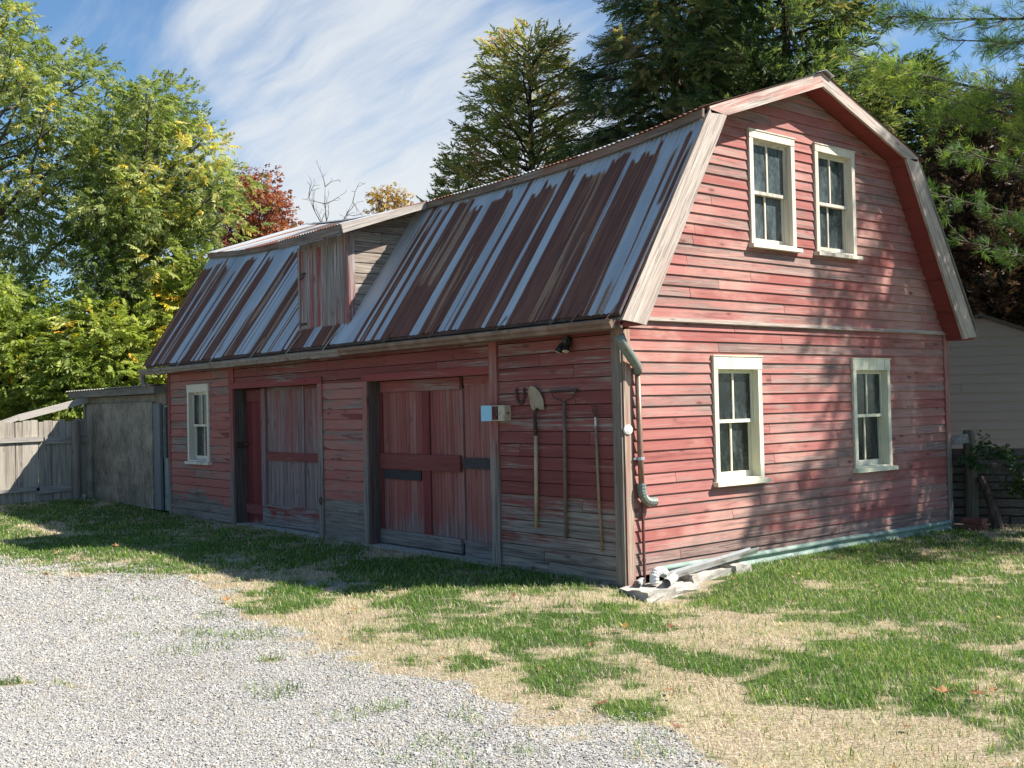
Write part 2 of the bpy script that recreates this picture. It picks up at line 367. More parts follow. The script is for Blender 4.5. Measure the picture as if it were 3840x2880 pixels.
def leafmat(name, cols, trans=.35, rough=.5):
    """cols: ramp of (pos, colour) over the per-leaf random value"""
    m, t = new_mat(name)
    r = t.n('ShaderNodeValToRGB', {0: t.rnd}); cr = r.color_ramp
    cr.elements[0].position = cols[0][0]; cr.elements[0].color = (*cols[0][1], 1)
    cr.elements[1].position = cols[-1][0]; cr.elements[1].color = (*cols[-1][1], 1)
    for p, c in cols[1:-1]:
        e = cr.elements.new(p); e.color = (*c, 1)
    p = t.n('ShaderNodeBsdfPrincipled', {'Base Color': r.outputs[0], 'Roughness': rough, 'Specular IOR Level': .3})
    tr = t.n('ShaderNodeBsdfTranslucent', {'Color': t.mix(1.0, r.outputs[0], (1.5, 1.6, .9), 'MULTIPLY')})
    mx = t.n('ShaderNodeMixShader', {0: trans, 1: p.outputs[0], 2: tr.outputs[0]})
    t.t.links.new(mx.outputs[0], t.n('ShaderNodeOutputMaterial').inputs[0])
    return m

def make_bark(name, a, b):
    m, t = new_mat(name)
    n = t.noise(t.scale(t.pos, 14, 14, 3), 1.0, 6.0, .7)
    finish(t, t.mix(t.ss(n, .35, .7), a, b), .95, n, .8, .02)
    return m
m_bark = make_bark('grey_bark', (.06, .05, .042), (.21, .18, .15))
m_barkd = make_bark('dark_bark', (.035, .026, .02), (.11, .08, .06))
m_twig = make_bark('bare_twigs', (.14, .12, .105), (.26, .23, .2))

# ------------------------------------------------------------------ ground
GRAVEL_EDGE = [(-40, -3.3), (-12, -3.6), (-7.51, -3.57), (-5.9, -3.12), (-5.24, -2.49), (-4.15, -2.40), (-3.01, -2.64), (-1.73, -3.06), (-.7, -3.23), (.57, -3.32), (1.51, -3.42), (2.25, -3.42), (2.78, -3.39), (3.37, -3.35), (3.85, -3.45), (5.5, -3.9), (9, -5.0), (40, -8)]
GREEN = [(.4, -1.2, 2.7, 0, 0, .8, .55), (-3.5, -1.9, 3.0, 0, 0, .5, .5), (3.2, .2, 2.2, 0, 0, 1.3, .75), (2.2, .6, 1.5, 0, 0, 1.2, .8), (2.9, -.9, 1.0, 0, 0, .5, .6), (-6.78,-2.07,1.59,1.36,2.26,-0.85,1.00),(-7.27,-3.08,0.77,0.67,1.25,-0.37,1.00),(-4.92,-1.05,1.11,0.96,1.63,-0.84,1.00),(-2.66,-1.03,0.97,0.87,1.15,-0.73,1.00),(-0.99,-0.89,0.84,0.78,0.85,-0.67,1.00),(-1.89,-2.43,0.32,0.30,0.59,-0.32,1.00),(-1.60,-2.94,0.18,0.17,0.33,-0.17,0.80),(0.04,-1.95,0.50,0.47,0.71,-0.54,1.00),(0.81,-1.72,0.41,0.40,0.67,-0.59,1.00),(1.20,-1.35,0.38,0.37,0.76,-0.76,1.00),(0.08,-2.43,0.16,0.15,0.38,-0.26,0.80),(0.38,-2.73,0.13,0.12,0.21,-0.14,0.70),(1.39,-2.27,0.25,0.25,0.44,-0.38,0.60),(1.94,-2.91,0.27,0.27,0.25,-0.21,0.80),(2.02,-2.58,0.23,0.23,0.36,-0.33,0.70),(1.17,-3.26,0.13,0.13,0.24,-0.16,0.70),(2.61,-2.77,0.13,0.13,0.20,-0.20,0.60),(1.39,-0.92,0.31,0.30,0.49,-0.55,0.80),(0.84,1.70,1.46,1.32,1.59,-2.28,1.00),(1.01,4.05,0.94,0.81,1.14,-2.11,1.00),(2.39,1.11,0.80,0.75,0.77,-1.36,1.00),(1.29,0.38,0.85,0.79,0.84,-1.11,1.00),(3.25,-1.00,0.67,0.67,0.48,-0.78,1.00),(3.36,-1.86,0.33,0.34,0.27,-0.39,1.00),(4.04,-1.59,0.35,0.35,0.23,-0.43,1.00),(2.44,-1.63,0.34,0.34,0.34,-0.41,0.70),(2.17,-3.21,0.15,0.16,0.16,-0.13,0.50),(-4.20,-2.63,0.55,0.49,0.60,-0.25,0.60),(-4.75,-3.34,0.63,0.57,0.42,-0.14,0.60),(-3.25,-2.59,0.40,0.36,0.40,-0.18,0.50),(-0.27,-5.31,0.09,0.09,0.10,-0.03,0.70),(0.01,-5.10,0.13,0.13,0.11,-0.03,0.80),(0.30,-3.75,0.09,0.09,0.10,-0.05,0.60),(-1.36,-2.71,0.18,0.17,0.32,-0.17,0.70),(3.13,-3.21,0.05,0.05,0.05,-0.05,0.40),(3.92,-3.08,0.09,0.09,0.06,-0.08,0.60),
         (-11, -1.2, 4.5, 0, 0, 1.3, 1.0), (-12.5, -3.0, 3.0, 0, 0, .9, .9), (3.5, 4.0, 2.2, 0, 0, 4.0, 1.0), (5.2, .5, 1.6, 0, 0, 2.6, 1.0), (-9.5, -2.9, 1.2, 0, 0, .55, .9)]
STRAW = [(2.04,-0.77,0.24,0.24,0.29,-0.37,1.00),(2.00,-1.04,0.14,0.14,0.20,-0.25,0.80),(3.16,-3.00,0.27,0.28,0.23,-0.25,1.00),(4.18,-2.51,0.50,0.52,0.16,-0.26,1.00),(2.76,-0.19,0.28,0.27,0.12,-0.20,0.60),(3.47,-0.03,0.22,0.21,0.12,-0.24,0.60),(0.55,0.52,0.19,0.17,0.23,-0.28,0.80), (-2.5, -1.75, .7, 0, 0, .22, .7)]

def vnoise(x, y, seed=0):
    """smooth value noise"""
    xi = np.floor(x).astype(np.int64); yi = np.floor(y).astype(np.int64); fx = x - xi; fy = y - yi
    fx = fx * fx * (3 - 2 * fx); fy = fy * fy * (3 - 2 * fy)
    def h(a, b):
        n = (a * 374761393 + b * 668265263 + seed * 974634777) & 0x7fffffff
        n = ((n ^ (n >> 13)) * 1274126177) & 0x7fffffff
        return ((n ^ (n >> 16)) & 0xffff) / 65535.0
    return (h(xi, yi) * (1 - fx) + h(xi + 1, yi) * fx) * (1 - fy) + (h(xi, yi + 1) * (1 - fx) + h(xi + 1, yi + 1) * fx) * fy

def fbm(x, y, o=4, seed=0):
    s = 0; a = .5; n = 0
    for i in range(o):
        s = s + a * vnoise(x * 2 ** i, y * 2 ** i, seed + i); n += a; a *= .5
    return s / n

def sstep(a, b, x):
    t = np.clip((x - a) / (b - a), 0, 1); return t * t * (3 - 2 * t)

def blobs(x, y, L):
    o = np.zeros_like(x)
    for cx, cy, ax, ay, bx, by, s in L:
        det = ax * by - ay * bx
        u = ((x - cx) * by - (y - cy) * bx) / det; v = (-(x - cx) * ay + (y - cy) * ax) / det
        o = np.maximum(o, s * (1 - sstep(.35, 1.5, np.sqrt(u * u + v * v))))
    return o

def masks(x, y):
    """(gravel, green, straw) shares at a point of the ground"""
    ex, ey = zip(*GRAVEL_EDGE)
    n1 = fbm(x * 1.7, y * 1.7, 4, 3); n2 = fbm(x * 5.5, y * 5.5, 3, 9)
    d = np.interp(x, ex, ey) - y + (n1 - .5) * .9
    gravel = sstep(-.42, .30, d + (n2 - .5) * .5)
    wx = x + (fbm(x * 1.3 + 11, y * 1.3, 3, 61) - .5) * 1.1 + (n2 - .5) * .35; wy = y + (fbm(x * 1.3, y * 1.3 + 17, 3, 62) - .5) * .9
    gr = blobs(wx, wy, GREEN) * (1 - .9 * blobs(wx, wy, STRAW))
    n3 = fbm(x * 14, y * 14, 2, 19)
    green = np.clip(gr + (n1 - .5) * 1.7 + (n2 - .5) * 1.5 + (n3 - .5) * .7, 0, 1)
    green = sstep(.02, 1.0, green) * np.clip(gr * 3, 0, 1)
    weed = sstep(.63, .72, fbm(x * 2.6 + 5, y * 2.6, 3, 21)) * sstep(-1.6, -.2, -d) * .5 * gravel
    green = np.maximum(green, weed)
    green = np.maximum(green, (.07 + .55 * sstep(.54, .72, fbm(x * 3.1 + 9, y * 3.1, 3, 44)) * sstep(.4, .7, n3 * .5 + n2 * .5)) * (1 - gravel) )
    gp = sstep(.56, .70, fbm(x * .9, y * 2.2, 3, 33)) * .8 * ((y < -1.2) & (y > -2.6) & (x < -.6) & (x > -9)) * .8 * (1 - .6 * green)
    gravel = np.maximum(gravel * (1 - .75 * np.clip(gr * 1.4, 0, 1)), gp)
    straw = np.clip((1 - gravel) * (1 - .93 * green) + .10 * sstep(.5, .65, fbm(x * 2.1, y * 2.6, 3, 63)) * gravel, 0, 1)
    return gravel, green, straw

def gz(x, y):
    z = .085 * sstep(-9.5, -13.5, x) + .02 * (fbm(x * .8, y * .8, 3, 5) - .5)
    z = z - .11 * np.exp(-(((x - .55) / .5) ** 2 + ((y - .05) / .6) ** 2))
    return z + .012 * (fbm(x * 4, y * 4, 3, 6) - .5)

def gz1(x, y): return float(gz(np.array([float(x)]), np.array([float(y)]))[0])

def make_ground():
    m, t = new_mat('yard_ground')
    g = t.n('ShaderNodeAttribute', attribute_name='gravel').outputs['Fac']; gn = t.n('ShaderNodeAttribute', attribute_name='green').outputs['Fac']
    vo = t.n('ShaderNodeTexVoronoi', {'Vector': t.pos, 'Scale': 60.0}); hue = t.n('ShaderNodeSeparateColor', {0: vo.outputs['Color']}).outputs[0]
    n = t.noise(t.pos, 9.0, 6.0, .65); n2 = t.noise(t.pos, 60.0, 4.0, .6); n0 = t.noise(t.pos, 1.3, 4.0, .6)
    st = t.mix(t.ss(hue, 0, 1), (.25, .24, .222), (.42, .41, .385))
    st = t.mix(t.ss(n, .5, .68, 0, .65), st, (.35, .29, .19)); st = t.mix(t.ss(n0, .5, .7, 0, .45), st, (.24, .23, .215))
    so = t.mix(t.ss(n2, .35, .65), (.20, .155, .105), (.46, .385, .27)); so = t.mix(t.ss(n, .45, .65, 0, .6), so, (.24, .20, .14)); so = t.mix(t.ss(n0, .45, .65, 0, .5), so, (.27, .25, .13))
    gc = t.mix(t.ss(n2, .35, .65), (.028, .045, .016), (.085, .12, .04))
    c = t.mix(t.ss(t.m('ADD', g, t.m('MULTIPLY', t.m('SUBTRACT', n, .5), .8)), .35, .65), so, st)
    c = t.mix(t.ss(t.m('ADD', gn, t.m('MULTIPLY', t.m('SUBTRACT', n2, .5), .5)), .25, .75), c, gc)
    h = t.m('ADD', t.m('MULTIPLY', vo.outputs['Distance'], t.m('MULTIPLY', g, -1.0)), n2)
    finish(t, c, .95, h, .7, .015, 0, .12)
    ex = lambda a, b, n_: np.concatenate([-np.geomspace(600, 1, 22)[:-1] + a, np.linspace(a, b, n_), np.geomspace(1, 600, 22)[1:] + b])
    xs = ex(-17, 8, 300); ys = ex(-7, 9, 200)
    X, Y = np.meshgrid(xs, ys); x = X.ravel(); y = Y.ravel()
    V = np.stack([x, y, gz(x, y) * (np.abs(x) < 60)], 1)
    nx = len(xs); i = np.arange(len(ys) - 1)[:, None] * nx + np.arange(nx - 1)[None, :]
    F = np.stack([i, i + 1, i + nx + 1, i + nx], -1).reshape(-1, 4)
    g_, gr_, _ = masks(x, y)
    far = (np.abs(x + 4) > 18) | (np.abs(y) > 12)
    gr_ = np.where(far, .8, gr_); g_ = np.where(far, 0, g_)
    o = np_mesh('ground', V, F, m, attr={'gravel': g_, 'green': gr_}, smooth=True)
    tag(o, kind='structure')
make_ground()

cr_, cu_, cf_ = np.array(c_r), np.array(c_u), np.array(c_f)
def in_view(x, y, margin=.1):
    d = np.stack([x, y, np.zeros_like(x)], 1) - CAM
    z = d @ cf_; u = (d @ cr_) / z; v = (d @ cu_) / z
    return (z > 0) & (np.abs(u) < .475 + margin) & (np.abs(v) < .357 + margin), np.linalg.norm(d, axis=1)

def blocked(x, y):   # inside the barn or the lean-to: nothing grows
    return ((x > -10.9) & (x < .0) & (y > .0)) | ((x <= -10.8) & (x > -15) & (y > -.1)) | ((x > 0) & (x < .5) & (y > -.12) & (y < .95)) | (x < -14.45)

def scatter(n, dens_fn, x0=-15, x1=7, y0=-6.6, y1=9):
    x = rng.uniform(x0, x1, n); y = rng.uniform(y0, y1, n)
    ok, d = in_view(x, y, .26); ok &= ~blocked(x, y)
    x = x[ok]; y = y[ok]; d = d[ok]
    p = dens_fn(x, y, d); k = rng.random(len(x)) < p
    return x[k], y[k], d[k]

def blades(name, x, y, d, hmin, hmax, w, lie, mat, clump=None):
    n = len(x); az = rng.uniform(0, 2 * np.pi, n); h = rng.uniform(hmin, hmax, n) * (clump if clump is not None else 1)
    ln = np.clip(rng.normal(lie, .25, n), .05, 1.45)          # lean in radians
    ww = w * np.clip(d / 8.5, 1, 2.2) * rng.uniform(.7, 1.3, n)
    dx, dy = np.cos(az), np.sin(az); sx, sy = -dy, dx
    z0 = gz(x, y) - .004
    V = np.empty((n, 5, 3))
    m1 = h * .55; c1, s1 = np.cos(ln * .5), np.sin(ln * .5); c2, s2 = np.cos(ln * 1.25), np.sin(ln * 1.25)
    b = np.stack([x, y, z0], 1)
    mid = b + np.stack([dx * s1 * m1, dy * s1 * m1, c1 * m1], 1)
    tip = mid + np.stack([dx * s2 * (h - m1), dy * s2 * (h - m1), np.maximum(c2, -.3) * (h - m1)], 1)
    tip[:, 2] = np.maximum(tip[:, 2], z0 + .008)
    side = np.stack([sx * ww / 2, sy * ww / 2, np.zeros(n)], 1)
    V[:, 0] = b - side; V[:, 1] = b + side; V[:, 2] = mid + side * .85; V[:, 3] = mid - side * .85; V[:, 4] = tip
    o = (np.arange(n) * 5)[:, None]
    F = [0] * (2 * n)
    q = (o + np.array([0, 1, 2, 3])).tolist(); tr = (o + np.array([3, 2, 4])).tolist()
    F = q + tr
    r = np.repeat(np.clip(rng.normal(.5, .2, n) + (fbm(x * 2.2, y * 2.2, 3, 55) - .5) * .5, 0, 1), 5)
    ob = np_mesh(name, V.reshape(-1, 3), F, mat, rnd=r)
    return ob

m_grass = leafmat('grass_blades', [(0, (.04, .10, .012)), (.45, (.105, .205, .028)), (.74, (.20, .30, .06)), (.9, (.36, .37, .13)), (1, (.52, .45, .24))], .35)
m_straw = leafmat('straw_blades', [(0, (.28, .215, .14)), (.4, (.53, .42, .31)), (.75, (.69, .57, .44)), (1, (.36, .35, .17))], .25, .7)

def make_grass():
    fall = lambda d: np.clip(8.5 / d, 0, 1) ** 1.5
    x, y, d = scatter(900000, lambda x, y, d: masks(x, y)[1] * fall(d))
    cl = .55 + .9 * fbm(x * 1.9, y * 1.9, 3, 40) ** 1.3 * np.clip(.6 + blobs(x, y, [(3.3, -1.5, .9, 0, 0, .9, 1.0)]) * .7, 0, 2)
    tag(blades('grass', x, y, d, .035, .105, .0042, .85, m_grass, cl), kind='stuff')
    x, y, d = scatter(900000, lambda x, y, d: (masks(x, y)[2] * .95 + .05 * masks(x, y)[0] + .09 * masks(x, y)[1]) * fall(d) * (.45 + .9 * fbm(x * 3, y * 3, 2, 66)))
    tag(blades('dry_grass', x, y, d, .022, .075, .0034, 1.05, m_straw), kind='stuff')
make_grass()

def make_gravel():
    m, t = new_mat('crushed_stone')
    n = t.noise(t.pos, 140.0, 3.0, .6)
    r = t.n('ShaderNodeValToRGB', {0: t.rnd}); cr = r.color_ramp
    cr.elements[0].position = 0; cr.elements[0].color = (.10, .094, .085, 1); cr.elements[1].position = 1; cr.elements[1].color = (.50, .485, .455, 1)
    for p, c in ((.08, (.28, .27, .25)), (.45, (.365, .355, .335)), (.7, (.415, .405, .38)), (.78, (.37, .31, .235)), (.86, (.43, .42, .395))):
        e = cr.elements.new(p); e.color = (*c, 1)
    finish(t, t.mix(t.ss(n, .3, .7, 0, .35), r.outputs[0], (.30, .28, .26)), .9, n, .3, .002, 0, .2)
    x, y, d = scatter(1300000, lambda x, y, d: sstep(.15, 1.0, masks(x, y)[0] + .5 * (fbm(x * 7, y * 7, 2, 77) - .5)) * np.clip(7.5 / d, 0, 1) ** 1.9 * .75, y1=0)
    n_ = len(x); s = rng.uniform(.0026, .0062, n_) * np.clip(d / 7.5, 1, 2.0) * np.where(rng.random(n_) < .04, 1.7, 1)
    cube = np.array([(a, b, c) for a in (-1, 1) for b in (-1, 1) for c in (-1, 1)], float)
    T = cube[None] * rng.uniform(.45, 1.05, (n_, 8, 1)) * (s[:, None, None] * rng.uniform([.8, .8, .5], [1.5, 1.1, .9], (n_, 3))[:, None, :])
    a = rng.uniform(0, 2 * np.pi, n_); b = rng.normal(0, .35, n_)
    ca, sa, cb, sb = np.cos(a), np.sin(a), np.cos(b), np.sin(b)
    Rm = np.zeros((n_, 3, 3)); Rm[:, 0, 0] = ca; Rm[:, 0, 1] = -sa * cb; Rm[:, 0, 2] = sa * sb; Rm[:, 1, 0] = sa; Rm[:, 1, 1] = ca * cb; Rm[:, 1, 2] = -ca * sb; Rm[:, 2, 1] = sb; Rm[:, 2, 2] = cb
    V = np.einsum('nij,nkj->nki', Rm, T) + np.stack([x, y, gz(x, y) + s * .25], 1)[:, None, :]
    fc = np.array([(0, 1, 3, 2), (4, 6, 7, 5), (0, 4, 5, 1), (2, 3, 7, 6), (0, 2, 6, 4), (1, 5, 7, 3)])
    F = ((np.arange(n_) * 8)[:, None, None] + fc[None]).reshape(-1, 4)
    rr = np.clip(rng.random(n_) + (fbm(x * .9, y * .9, 3, 91) - .5) * .25, 0, 1)
    o = np_mesh('gravel', V.reshape(-1, 3), F, m, rnd=np.repeat(rr, 8)); tag(o, kind='stuff')
make_gravel()

# ------------------------------------------------------------------ barn
L, WD = 10.86, 5.98
barn = thing('barn', 'long weathered red clapboard barn with a gambrel roof of rust streaked metal', 'barn', (-L / 2, WD / 2, 0))

def sag(V):
    V = np.array(V, float)
    s = .165 * (1 - np.clip(np.abs((V[:, 0] + 5.4) / 5.7), 0, 1) ** 4)
    V[:, 2] -= s * np.clip((V[:, 2] - 2.55) / 1.9, 0, 1.36)
    return V

def courses(mb, z0, z1, ex, lo, hi, holes=(), tb=.014, tt=.002, gap=.0, jl=(1.6, 4.2), jit=.0015, proud=0.0):
    """horizontal lapped boards; mb maps (along, out, z) to the world"""
    z = z0
    while z < z1 - .004:
        zt = min(z + ex, z1)
        br = sorted({z, zt, *[h for H in holes for h in H[2:] if z < h < zt]})
        seams = []
        s = lo(z) + random.uniform(.3, jl[1])
        while s < hi(z): seams.append(s); s += random.uniform(*jl)
        pr_ = {}
        jb, jt = random.uniform(-jit, jit), random.uniform(-jit, jit)
        for za, zb in zip(br[:-1], br[1:]):
            cuts = [(H[0], H[1]) for H in holes if H[2] < (za + zb) / 2 < H[3]]
            segs = [(None, None)]
            pts = [lo]
            iv = []; cur = 'lo'
            for c0, c1 in sorted(cuts): iv.append((cur, c0)); cur = c1
            iv.append((cur, 'hi'))
            for a, b in iv:
                a0, a1 = (lo(za), lo(zb)) if a == 'lo' else (a, a)
                b0, b1 = (hi(za), hi(zb)) if b == 'hi' else (b, b)
                if b0 - a0 < .01: continue
                inner = [q for q in seams if max(a0, a1) + .15 < q < min(b0, b1) - .15]
                e0 = [a0] + inner + [b0]; e1 = [a1] + inner + [b1]
                for k in range(len(e0) - 1):
                    key = (a if k == 0 else e0[k], k); r = pr_.setdefault(round(e0[k], 1) + k, random.random())
                    g = .003
                    oa = tb + (tt - tb) * (za - z) / (zt - z) + proud; ob = tb + (tt - tb) * (zb - z) / (zt - z) + proud
                    w = random.uniform(-.0015, .0015)
                    l0, r0, l1, r1 = e0[k] + g, e0[k + 1] - g, e1[k] + g, e1[k + 1] - g
                    za_ = za + (gap if za == z else 0)
                    mb.add([(l0, -.02, za_), (r0, -.02, za_), (r1, -.02, zb), (l1, -.02, zb), (l0, oa + w, za_ + jb), (r0, oa - w, za_ + jt), (r1, ob, zb), (l1, ob, zb)],
                           [(0, 1, 2, 3), (7, 6, 5, 4), (0, 4, 5, 1), (1, 5, 6, 2), (2, 6, 7, 3), (3, 7, 4, 0)], r)
        z = zt

gab = lambda a, o, z: (o, a, z)           # gable wall, faces +x
frn = lambda a, o, z: (a, -o, z)          # long front wall, faces -y
WIN_G = [(1.30, 2.08, .89, 2.17, .13, 1.505), (3.79, 4.57, .89, 2.17, .13, 1.505), (1.975, 2.765, 3.375, 4.59, .08, 3.95), (3.15, 3.94, 3.375, 4.60, .08, 3.95)]
WIN_F = [(-10.0, -9.17, .93, 2.17, .115, 1.515)]
hole = lambda w: (w[0] + .05, w[1] - .05, w[2] + .02, w[3] - w[4] + .01)

def yl(z): return .05 + (z - 2.43) * (1.30 - .05) / 2.15 if z < 4.58 else 1.30 + (z - 4.58) * 1.70 / .58
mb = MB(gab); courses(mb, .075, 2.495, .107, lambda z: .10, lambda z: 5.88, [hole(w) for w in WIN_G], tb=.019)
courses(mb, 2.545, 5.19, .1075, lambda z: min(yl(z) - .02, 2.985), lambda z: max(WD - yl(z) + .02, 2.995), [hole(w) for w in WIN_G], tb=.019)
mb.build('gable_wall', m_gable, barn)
mb = MB(gab); mb.box(.06, 5.93, -.02, .035, 2.495, 2.543, .001); mb.box(.06, 5.93, .035, .048, 2.503, 2.515)
mb.build('band_board', m_band, barn)

D1 = (-8.29, -5.70, -.05, 2.07); D2 = (-4.45, -1.97, -.05, 2.06)
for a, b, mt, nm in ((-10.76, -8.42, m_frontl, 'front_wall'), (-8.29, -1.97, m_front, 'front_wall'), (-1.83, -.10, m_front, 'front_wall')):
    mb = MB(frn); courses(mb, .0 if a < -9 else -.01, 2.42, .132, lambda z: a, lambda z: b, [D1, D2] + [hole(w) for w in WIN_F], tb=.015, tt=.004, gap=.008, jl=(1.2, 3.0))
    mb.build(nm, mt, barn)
# closed back and far end
mb = MB(); mb.prism([(0, 0), (WD, 0), (WD, 2.5), (4.75, 4.5), (3, 5.15), (1.23, 4.5), (0, 2.5)], 0, -L, -L + .05); mb.build('far_wall', m_front, barn)
mb = MB(); mb.box(-L, 0, WD - .05, WD, 0, 2.5); mb.build('back_wall', m_front, barn)
# corner boards and posts
mb = MB(); mb.box(-.105, .012, -.024, .0, -.01, 2.41, .002); mb.build('corner_board', m_cornerf, barn)
mb = MB(); mb.box(-.01, .026, .004, .105, -.005, 2.41, .002); mb.build('corner_board', m_corner, barn)
mb = MB(); mb.box(-.01, .03, 5.88, 5.985, .02, 2.50, .002); mb.build('corner_board', m_trim_v, barn)
mb = MB(); mb.box(-10.865, -10.755, -.022, 0, .0, 2.41, .002); mb.build('corner_board', m_trim_v, barn)
mb = MB()
mb.box(-8.425, -8.292, -.03, .0, .0, 2.07, .002); mb.box(-8.45, -8.27, -.026, 0, 2.165, 2.41, .002)
mb.box(-5.698, -5.58, -.03, .0, .0, 2.07, .002); mb.box(-4.552, -4.452, -.03, 0, .0, 2.06, .002); mb.box(-1.968, -1.83, -.034, 0, .0, 2.41, .002)
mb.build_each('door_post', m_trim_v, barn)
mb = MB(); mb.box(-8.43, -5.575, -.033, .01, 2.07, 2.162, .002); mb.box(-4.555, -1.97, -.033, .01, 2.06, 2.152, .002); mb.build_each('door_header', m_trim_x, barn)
mb = MB()
for x in (-8.29, -4.45): mb.box(x - .04, x, -.005, .30, .0, 2.07, .002)
for x in (-5.70, -1.97): mb.box(x, x + .04, -.005, .30, .0, 2.07, .002)
mb.box(-8.29, -5.7, .0, .3, 2.071, 2.10); mb.box(-4.45, -1.97, .0, .3, 2.061, 2.10)
mb.build_each('door_jamb', m_jamb, barn)
mb = MB(); mb.box(-8.6, -1.9, .32, .34, -.02, 2.2); mb.build('painted_shade', m_black, barn)  # no real lining: black sheet painted in for the darkness behind the doors
mb = MB(); mb.box(-10.8, -4.6, -.11, .0, -.08, .0, .01); mb.box(-4.6, -1.9, -.06, .28, -.08, .015, .008); mb.box(-1.9, -.1, -.03, 0, -.08, -.012, .005); mb.box(-8.29, -5.7, 0.0, .3, -.08, .018, .006)
mb.build_each('foundation', m_conc, barn)

def vboards(mb, x0, x1, y, z0, z1, w, t=.012):
    x = x0
    while x < x1 - .005:
        xx = min(x + w * random.uniform(.94, 1.06), x1); d = random.uniform(-.0015, .0015)
        if x1 - xx < w * .35: xx = x1
        mb.box(x + .0022, xx - .0022, y - t + d, y + .01, z0, z1); x = xx

# left door (y of its face about 0.17)
Y1 = .185
d = MB(); vboards(d, -7.62, -6.44, Y1, .30, 2.06, .085); vboards(d, -6.44, -5.66, Y1, .30, 2.06, .115)
door = d.build('barn_door', m_doorg, barn)
d = MB(); vboards(d, -8.29, -7.70, Y1 + .015, .0, 2.06, .19); d.build('side_panel', m_doorr, door)
d = MB(); d.box(-7.70, -7.565, Y1 - .045, Y1 - .005, .30, 2.06, .002); d.box(-6.46, -6.41, Y1 - .03, Y1 - .011, .33, 2.06, .001); d.build_each('door_stile', m_doorg, door)
d = MB(); d.box(-7.563, -5.66, Y1 - .036, Y1 - .008, .99, 1.115, .002); d.box(-8.20, -7.73, Y1 - .03, Y1 + .002, 1.87, 2.035, .002); d.box(-8.27, -7.72, Y1 - .03, Y1 + .002, .17, .315, .002)
d.box(-7.565, -5.66, Y1 - .02, Y1 - .005, 2.02, 2.066); d.build_each('door_rail', m_rail, door)
d = MB(); d.box(-7.70, -5.66, Y1 - .04, Y1 - .004, .035, .335, .003); d.build_each('bottom_rail', m_railw, door)
d = MB(); d.tube([(-8.27, .12, 1.22), (-8.20, .11, 1.22), (-8.10, .12, 1.22)], .012, 6); d.box(-8.30, -8.26, .02, .12, 1.17, 1.25); d.build('latch', m_iron, door)
d = MB(); d.tube([(-5.64, -.035 + .0 * k, .50) if False else (-5.64 + .03 * math.cos(k * .785), -.036, .50 + .05 * math.sin(k * .785)) for k in range(9)], .006, 6, False); d.build('ring_pull', m_iron, barn)

# right door
d = MB(); vboards(d, -4.44, -3.50, Y1, .15, 1.93, .071); vboards(d, -3.36, -2.715, Y1, .15, 1.93, .064)
door = d.build('barn_door', m_doorv, barn)
d = MB(); vboards(d, -2.715, -1.97, Y1 + .022, .03, 1.98, .098); d.build('door_leaf', m_doorv, door)
d = MB(); d.box(-3.51, -3.355, Y1 - .032, Y1 - .008, .19, 1.915, .002); d.box(-4.45, -4.385, Y1 - .03, Y1 - .01, .17, 1.92, .001); d.build_each('door_stile', m_doorr, door)
d = MB(); d.box(-4.44, -2.745, Y1 - .05, Y1 - .005, .965, 1.155, .003); d.build_each('door_rail', m_rail, door)
d = MB(); d.box(-4.40, -2.73, Y1 - .045, Y1 - .002, 1.915, 2.055, .003); d.box(-2.715, -1.97, Y1 - .0, Y1 + .02, 1.965, 2.06, .002); d.build_each('top_rail', m_trim_x, door)
d = MB(); d.box(-4.38, -3.555, Y1 - .035, Y1 - .012, .835, .95, .002); d.build('patch_board', m_blackb, door)
d = MB(); d.box(-2.715, -2.0, Y1 - .025, Y1 + .01, 1.01, 1.13, .002); d.build('strap_board', m_blackb, door)
d = MB(); d.box(-4.45, -2.755, Y1 - .045, Y1 - .002, .035, .20, .003); d.box(-2.715, -1.98, Y1 - .018, Y1 + .012, .02, .185, .003); d.build_each('bottom_rail', m_railw, door)

